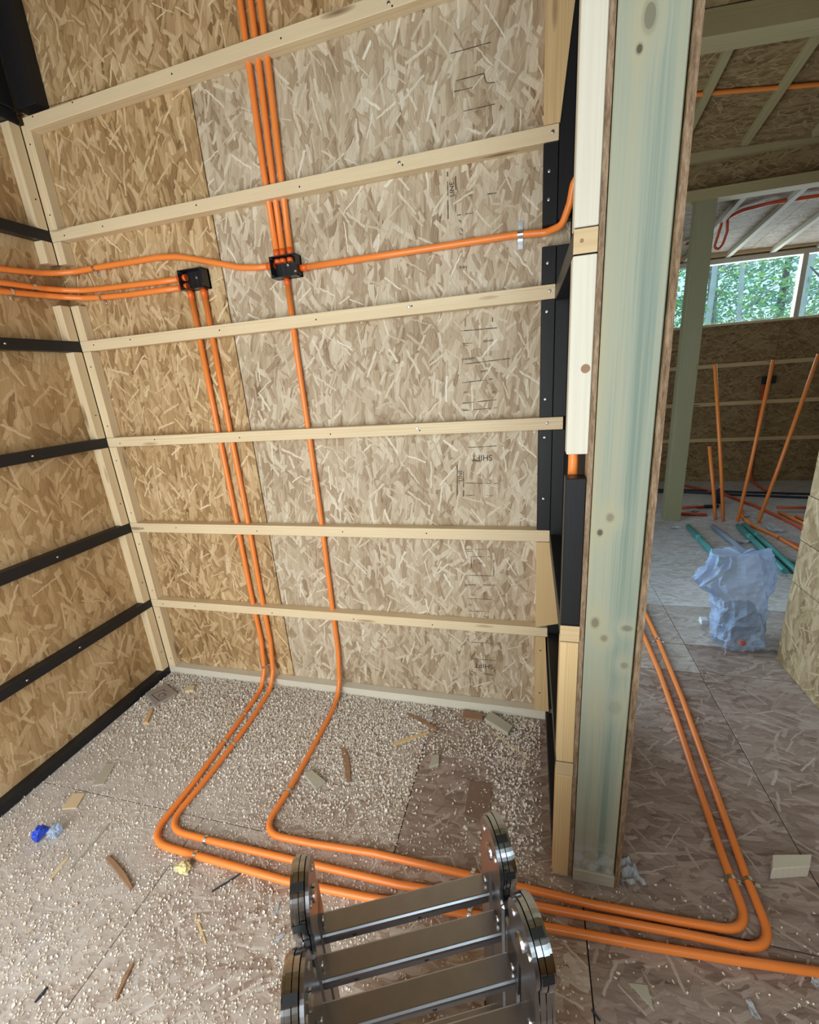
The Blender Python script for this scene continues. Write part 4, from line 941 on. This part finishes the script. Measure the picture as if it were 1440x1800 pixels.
for pts, lb in TEAL:
    o = tube('teal_tube', pts, 0.020, M['teal']); tag(o, lb, 'tube', 'teal tubes'); a, b = Vector(pts[0]), Vector(pts[1]); d = (b - a).normalized()
    bm = bmesh.new(); bm_tube(bm, [a + d * 0.22, a + d * 0.30], 0.0225, 12); bmobj('socket', bm, M['teal'], o)
o = tube('grey_tube', [(3.338, 2.37, 0.019), (3.356, 1.75, 0.019)], 0.018, M['greyblue']); tag(o, 'grey-blue tube lying between the teal tubes', 'tube')
LOOSE = [([(3.511, 3.774, 0.012), (3.77, 3.412, 0.012), (3.891, 2.973, 0.012), (3.949, 2.521, 0.012), (3.965, 2.166, 0.012)], 'long red-orange conduit crossing the far floor'),
 ([(3.20, 2.920, 0.013), (3.45, 2.95, 0.013)], 'short red conduit near the foot of the column, rear one'), ([(3.18, 2.731, 0.013), (3.40, 2.703, 0.013)], 'short red conduit near the foot of the column, front one'),
 ([(3.727, 2.829, 0.012), (3.655, 2.66, 0.012), (3.641, 2.408, 0.012), (3.695, 2.211, 0.012), (3.73, 1.90, 0.012)], 'orange conduit with a curved end on the far floor'),
 ([(3.99, 2.801, 0.013), (4.01, 2.596, 0.013), (4.06, 2.1, 0.013)], 'orange conduit lying beside the right wall, left one'), ([(4.0, 2.86, 0.036), (4.25, 2.857, 0.036)], 'short red conduit lying across others on the right'),
 ([(3.70, 2.145, 0.012), (3.80, 1.75, 0.012)], 'thin red conduit beside the teal tubes'), ([(4.06, 2.68, 0.013), (4.10, 2.45, 0.013), (4.13, 2.1, 0.013)], 'orange conduit lying beside the right wall, right one')]
for pts, lb in LOOSE:
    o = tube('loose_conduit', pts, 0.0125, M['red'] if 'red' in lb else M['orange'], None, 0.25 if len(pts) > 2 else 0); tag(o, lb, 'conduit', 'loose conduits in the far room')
o = tube('coupling', [(3.46, 2.951, 0.015), (3.58, 2.967, 0.015)], 0.016, M['cable']); tag(o, 'dark sleeve beside the red conduits on the far floor', 'sleeve')
for pts, lb in (([(2.6, 3.6, 0.011), (3.457, 3.585, 0.011), (3.948, 3.483, 0.011), (5.2, 3.30, 0.011)], 'rear dark cable along the far wall'), ([(2.6, 3.51, 0.011), (3.43, 3.491, 0.011), (3.907, 3.374, 0.011), (5.2, 3.12, 0.011)], 'front dark cable along the far wall')):
    tag(tube('floor_cable', pts, 0.011, M['cable'], None, 0.3), lb, 'cable', 'cables in the far room')
bt = empty('water_bottle', (3.64, 3.12, 0)); tag(bt, 'small dark blue bottle standing on the far floor', 'bottle')
bm = bmesh.new(); bm_tube(bm, [(0, 0, 0), (0, 0, 0.10), (0, 0, 0.135), (0, 0, 0.15)], 0.03, 12, True, lambda t: 0.030 if t < 0.5 else (0.028 if t < 0.8 else 0.012)); bmobj('body', bm, M['cable'], bt)
bm = bmesh.new(); bm_tube(bm, [(0, 0, 0.15), (0, 0, 0.175)], 0.014, 10); bmobj('cap', bm, M['paper'], bt)
for i, (x, y, sx, lb) in enumerate(((3.05, 2.35, 0.10, 'white paper at the foot of the column'), (3.35, 2.85, 0.12, 'white scrap between the upright conduits'), (3.75, 2.35, 0.16, 'white strip among the loose conduits'), (3.42, 2.05, 0.10, 'white scrap between grey and teal tubes'), (3.7, 2.7, 0.10, 'white scrap behind the third upright conduit'), (3.25, 3.2, 0.12, 'white litter behind the column'), (3.60, 1.70, 0.12, 'white scrap right of the paired teal tubes'))):
    paperbit((x, y, 0), (sx, sx * 0.45, 0.02), i * 0.9, lb, seed=20 + i)

# plastic bag with dark contents
bag = empty('plastic_bag', (2.865, 0.66, 0)); tag(bag, 'crumpled translucent plastic bag with dark contents beside the right wall', 'bag')
bm = bmesh.new(); NU, NV = 44, 26; ring = []
for j in range(NV + 1):
    t = j / NV; z = 0.46 * t; rr = []
    wx = 0.105 + 0.050 * max(0, t - 0.35) / 0.65 - 0.03 * max(0, t - 0.85) / 0.15; wy = 0.10 - 0.045 * t
    if t < 0.08: wx *= 0.85 + 2 * t; wy *= 0.85 + 2 * t
    if 0.46 < t < 0.60: wx *= 0.93
    for i in range(NU):
        a = 2 * math.pi * i / NU; q = Vector((math.cos(a), math.sin(a), t * 2.2))
        f = 1 + 0.16 * noise.noise(q * 1.7) + 0.22 * (0.5 - abs(noise.noise(q * 3.1 + Vector((9, 1, 4)))) * 2) + 0.05 * noise.noise(q * 8)
        ca = math.copysign(abs(math.cos(a)) ** 0.7, math.cos(a)); sa = math.copysign(abs(math.sin(a)) ** 0.7, math.sin(a))
        px = ca * wx * f - 0.02 * t
        if px < 0 and t > 0.55: px *= 1.0 + 0.35 * max(0, 1 - abs(t - 0.7) / 0.15)
        rr.append(bm.verts.new((px, sa * wy * f + 0.06 * t * t, max(0.002, z + 0.03 * t * noise.noise(q * 2.3 + Vector((0, 5, 0)))))))
    ring.append(rr)
for j in range(NV):
    for i in range(NU): bm.faces.new((ring[j][i], ring[j][(i + 1) % NU], ring[j + 1][(i + 1) % NU], ring[j + 1][i]))
top = bm.verts.new((-0.01, 0.06, 0.45))
for i in range(NU): bm.faces.new((ring[-1][i], ring[-1][(i + 1) % NU], top))
bmobj('film', bm, M['bag'], bag)
bm = bmesh.new(); bmesh.ops.create_icosphere(bm, subdivisions=3, radius=1)
for v in bm.verts:
    k = 1 + 0.3 * noise.noise(v.co * 2.1); v.co = Vector((v.co.x * 0.088 * k, v.co.y * 0.075 * k, v.co.z * 0.105 * k + 0.122))
bmobj('contents', bm, M['cable'], bag)
bm = bmesh.new(); bmesh.ops.create_icosphere(bm, subdivisions=2, radius=1)
for v in bm.verts: v.co = Vector((v.co.x * 0.02 - 0.01, v.co.y * 0.02 - 0.075, v.co.z * 0.016 + 0.045))
bmobj('red_item', bm, M['red'], bag)
chunk('paper_label', [(2.755, 0.80), (2.79, 0.80), (2.79, 0.84), (2.755, 0.84)], 0.03, 'paper', 'small white carton scrap left of the plastic bag', 'scrap')

# ------------------------------------------------------------------ outside: ground and trees seen through the far window
g = mobj('ground', [(-20, 4.3, -0.6), (40, 4.3, -0.6), (40, 60, 1.5), (-20, 60, 1.5)], [(0, 1, 2, 3)], plain('forest_floor', (0.16, 0.22, 0.07), 0.95, var=0.4, scale=3), None); tag(g, kind='structure')
leafm = []
for nm, c in (('leaves_bright', (0.34, 0.60, 0.08)), ('leaves_mid', (0.16, 0.42, 0.10)), ('leaves_blue', (0.12, 0.40, 0.24))):
    s = NT(nm, 0.6, 0.3); n_ = s.noise(s.obj(), 3.0, 2); s.out(s.mix(n_, tuple(k * 0.6 for k in c), tuple(min(1, k * 1.5) for k in c), 'RGBA'))
    s.b.inputs['Transmission Weight'].default_value = 0.0; leafm.append(s.m)
bark = plain('grey_bark', (0.50, 0.52, 0.54), 0.9, var=0.3, scale=6); bark_d = plain('dark_bark', (0.10, 0.09, 0.085), 0.9, var=0.35, scale=6)
def tree(x, y, h, r, m, lm, lean, label, leafn=260, crown0=0.25):
    root = empty('forest_tree', (x, y, -0.3)); tag(root, label, 'tree', 'trees outside the far window')
    path = [Vector((lean * t * h * 0.15 + 0.12 * math.sin(t * 5 + x), 0.05 * math.cos(t * 4), t * h)) for t in [i / 9 for i in range(10)]]
    bm = bmesh.new(); bm_tube(bm, path, r, 8, True, lambda t: r * (1 - 0.55 * t))
    for k in range(7):
        t = random.uniform(0.2, 0.9); p = path[int(t * 9)]; a = random.uniform(0, 6.28); L = random.uniform(0.6, 1.6)
        q = p + Vector((math.cos(a) * L, math.sin(a) * L, L * 0.55)); bm_tube(bm, [p, p.lerp(q, 0.5) + Vector((0, 0, 0.08)), q], r * 0.28, 5, True, lambda t: r * 0.28 * (1 - 0.7 * t))
    bmobj('trunk', bm, m, root)
    vs, fs = [], []
    for k in range(leafn):
        t = random.uniform(crown0, 1.0); a = random.uniform(0, 6.28); rad = random.uniform(0.1, 1.5)
        c = path[int(t * 9)] + Vector((math.cos(a) * rad, math.sin(a) * rad, random.uniform(-0.3, 0.3)))
        for q in range(5):
            cc = c + Vector((random.gauss(0, 0.16), random.gauss(0, 0.16), random.gauss(0, 0.11))); u = Vector((random.gauss(0, 1), random.gauss(0, 1), random.gauss(0, 0.5))).normalized(); v = u.orthogonal().normalized() * random.uniform(0.02, 0.04); u = u * random.uniform(0.05, 0.09)
            i0 = len(vs); vs += [cc - u, cc + v, cc + u, cc - v]; fs.append((i0, i0 + 1, i0 + 2, i0 + 3))
    mobj('foliage', vs, fs, lm, root)
TREES = [(5.35, 9.3, 0.07, 0, 1), (5.85, 9.0, 0.055, 0, 0), (6.6, 9.2, 0.085, 0, 1), (7.05, 8.6, 0.05, 1, 0), (7.45, 9.4, 0.14, 1, 2), (8.5, 9.2, 0.07, 0, 1), (9.4, 9.4, 0.07, 1, 0), (6.1, 11.5, 0.10, 1, 2), (7.9, 11.8, 0.09, 0, 0), (9.6, 12.0, 0.11, 0, 2), (4.9, 12.2, 0.10, 1, 0), (6.9, 14.0, 0.12, 0, 1), (9.0, 14.4, 0.12, 1, 2), (11.2, 14.0, 0.12, 0, 1)]
wh = ['slender pale trunk', 'dark trunk']
pos = ['leftmost in front', 'second from the left in front', 'third from the left in front', 'left of the thickest trunk', 'thickest, before the window mullion', 'right of the mullion', 'far right in front', 'middle row, left', 'middle row, centre', 'middle row, right', 'behind on the far left', 'rear row, left', 'rear row, centre', 'rear row, right']
for (x, y, r, b, lm), ps in zip(TREES, pos):
    tree(x, y, 7.0, r, bark_d if b else bark, leafm[lm], random.uniform(-0.6, 0.6), f'forest tree with {wh[b]} outside the far window, {ps}', leafn=60 if y < 10 else (420 if y < 13 else 1100), crown0=0.12)
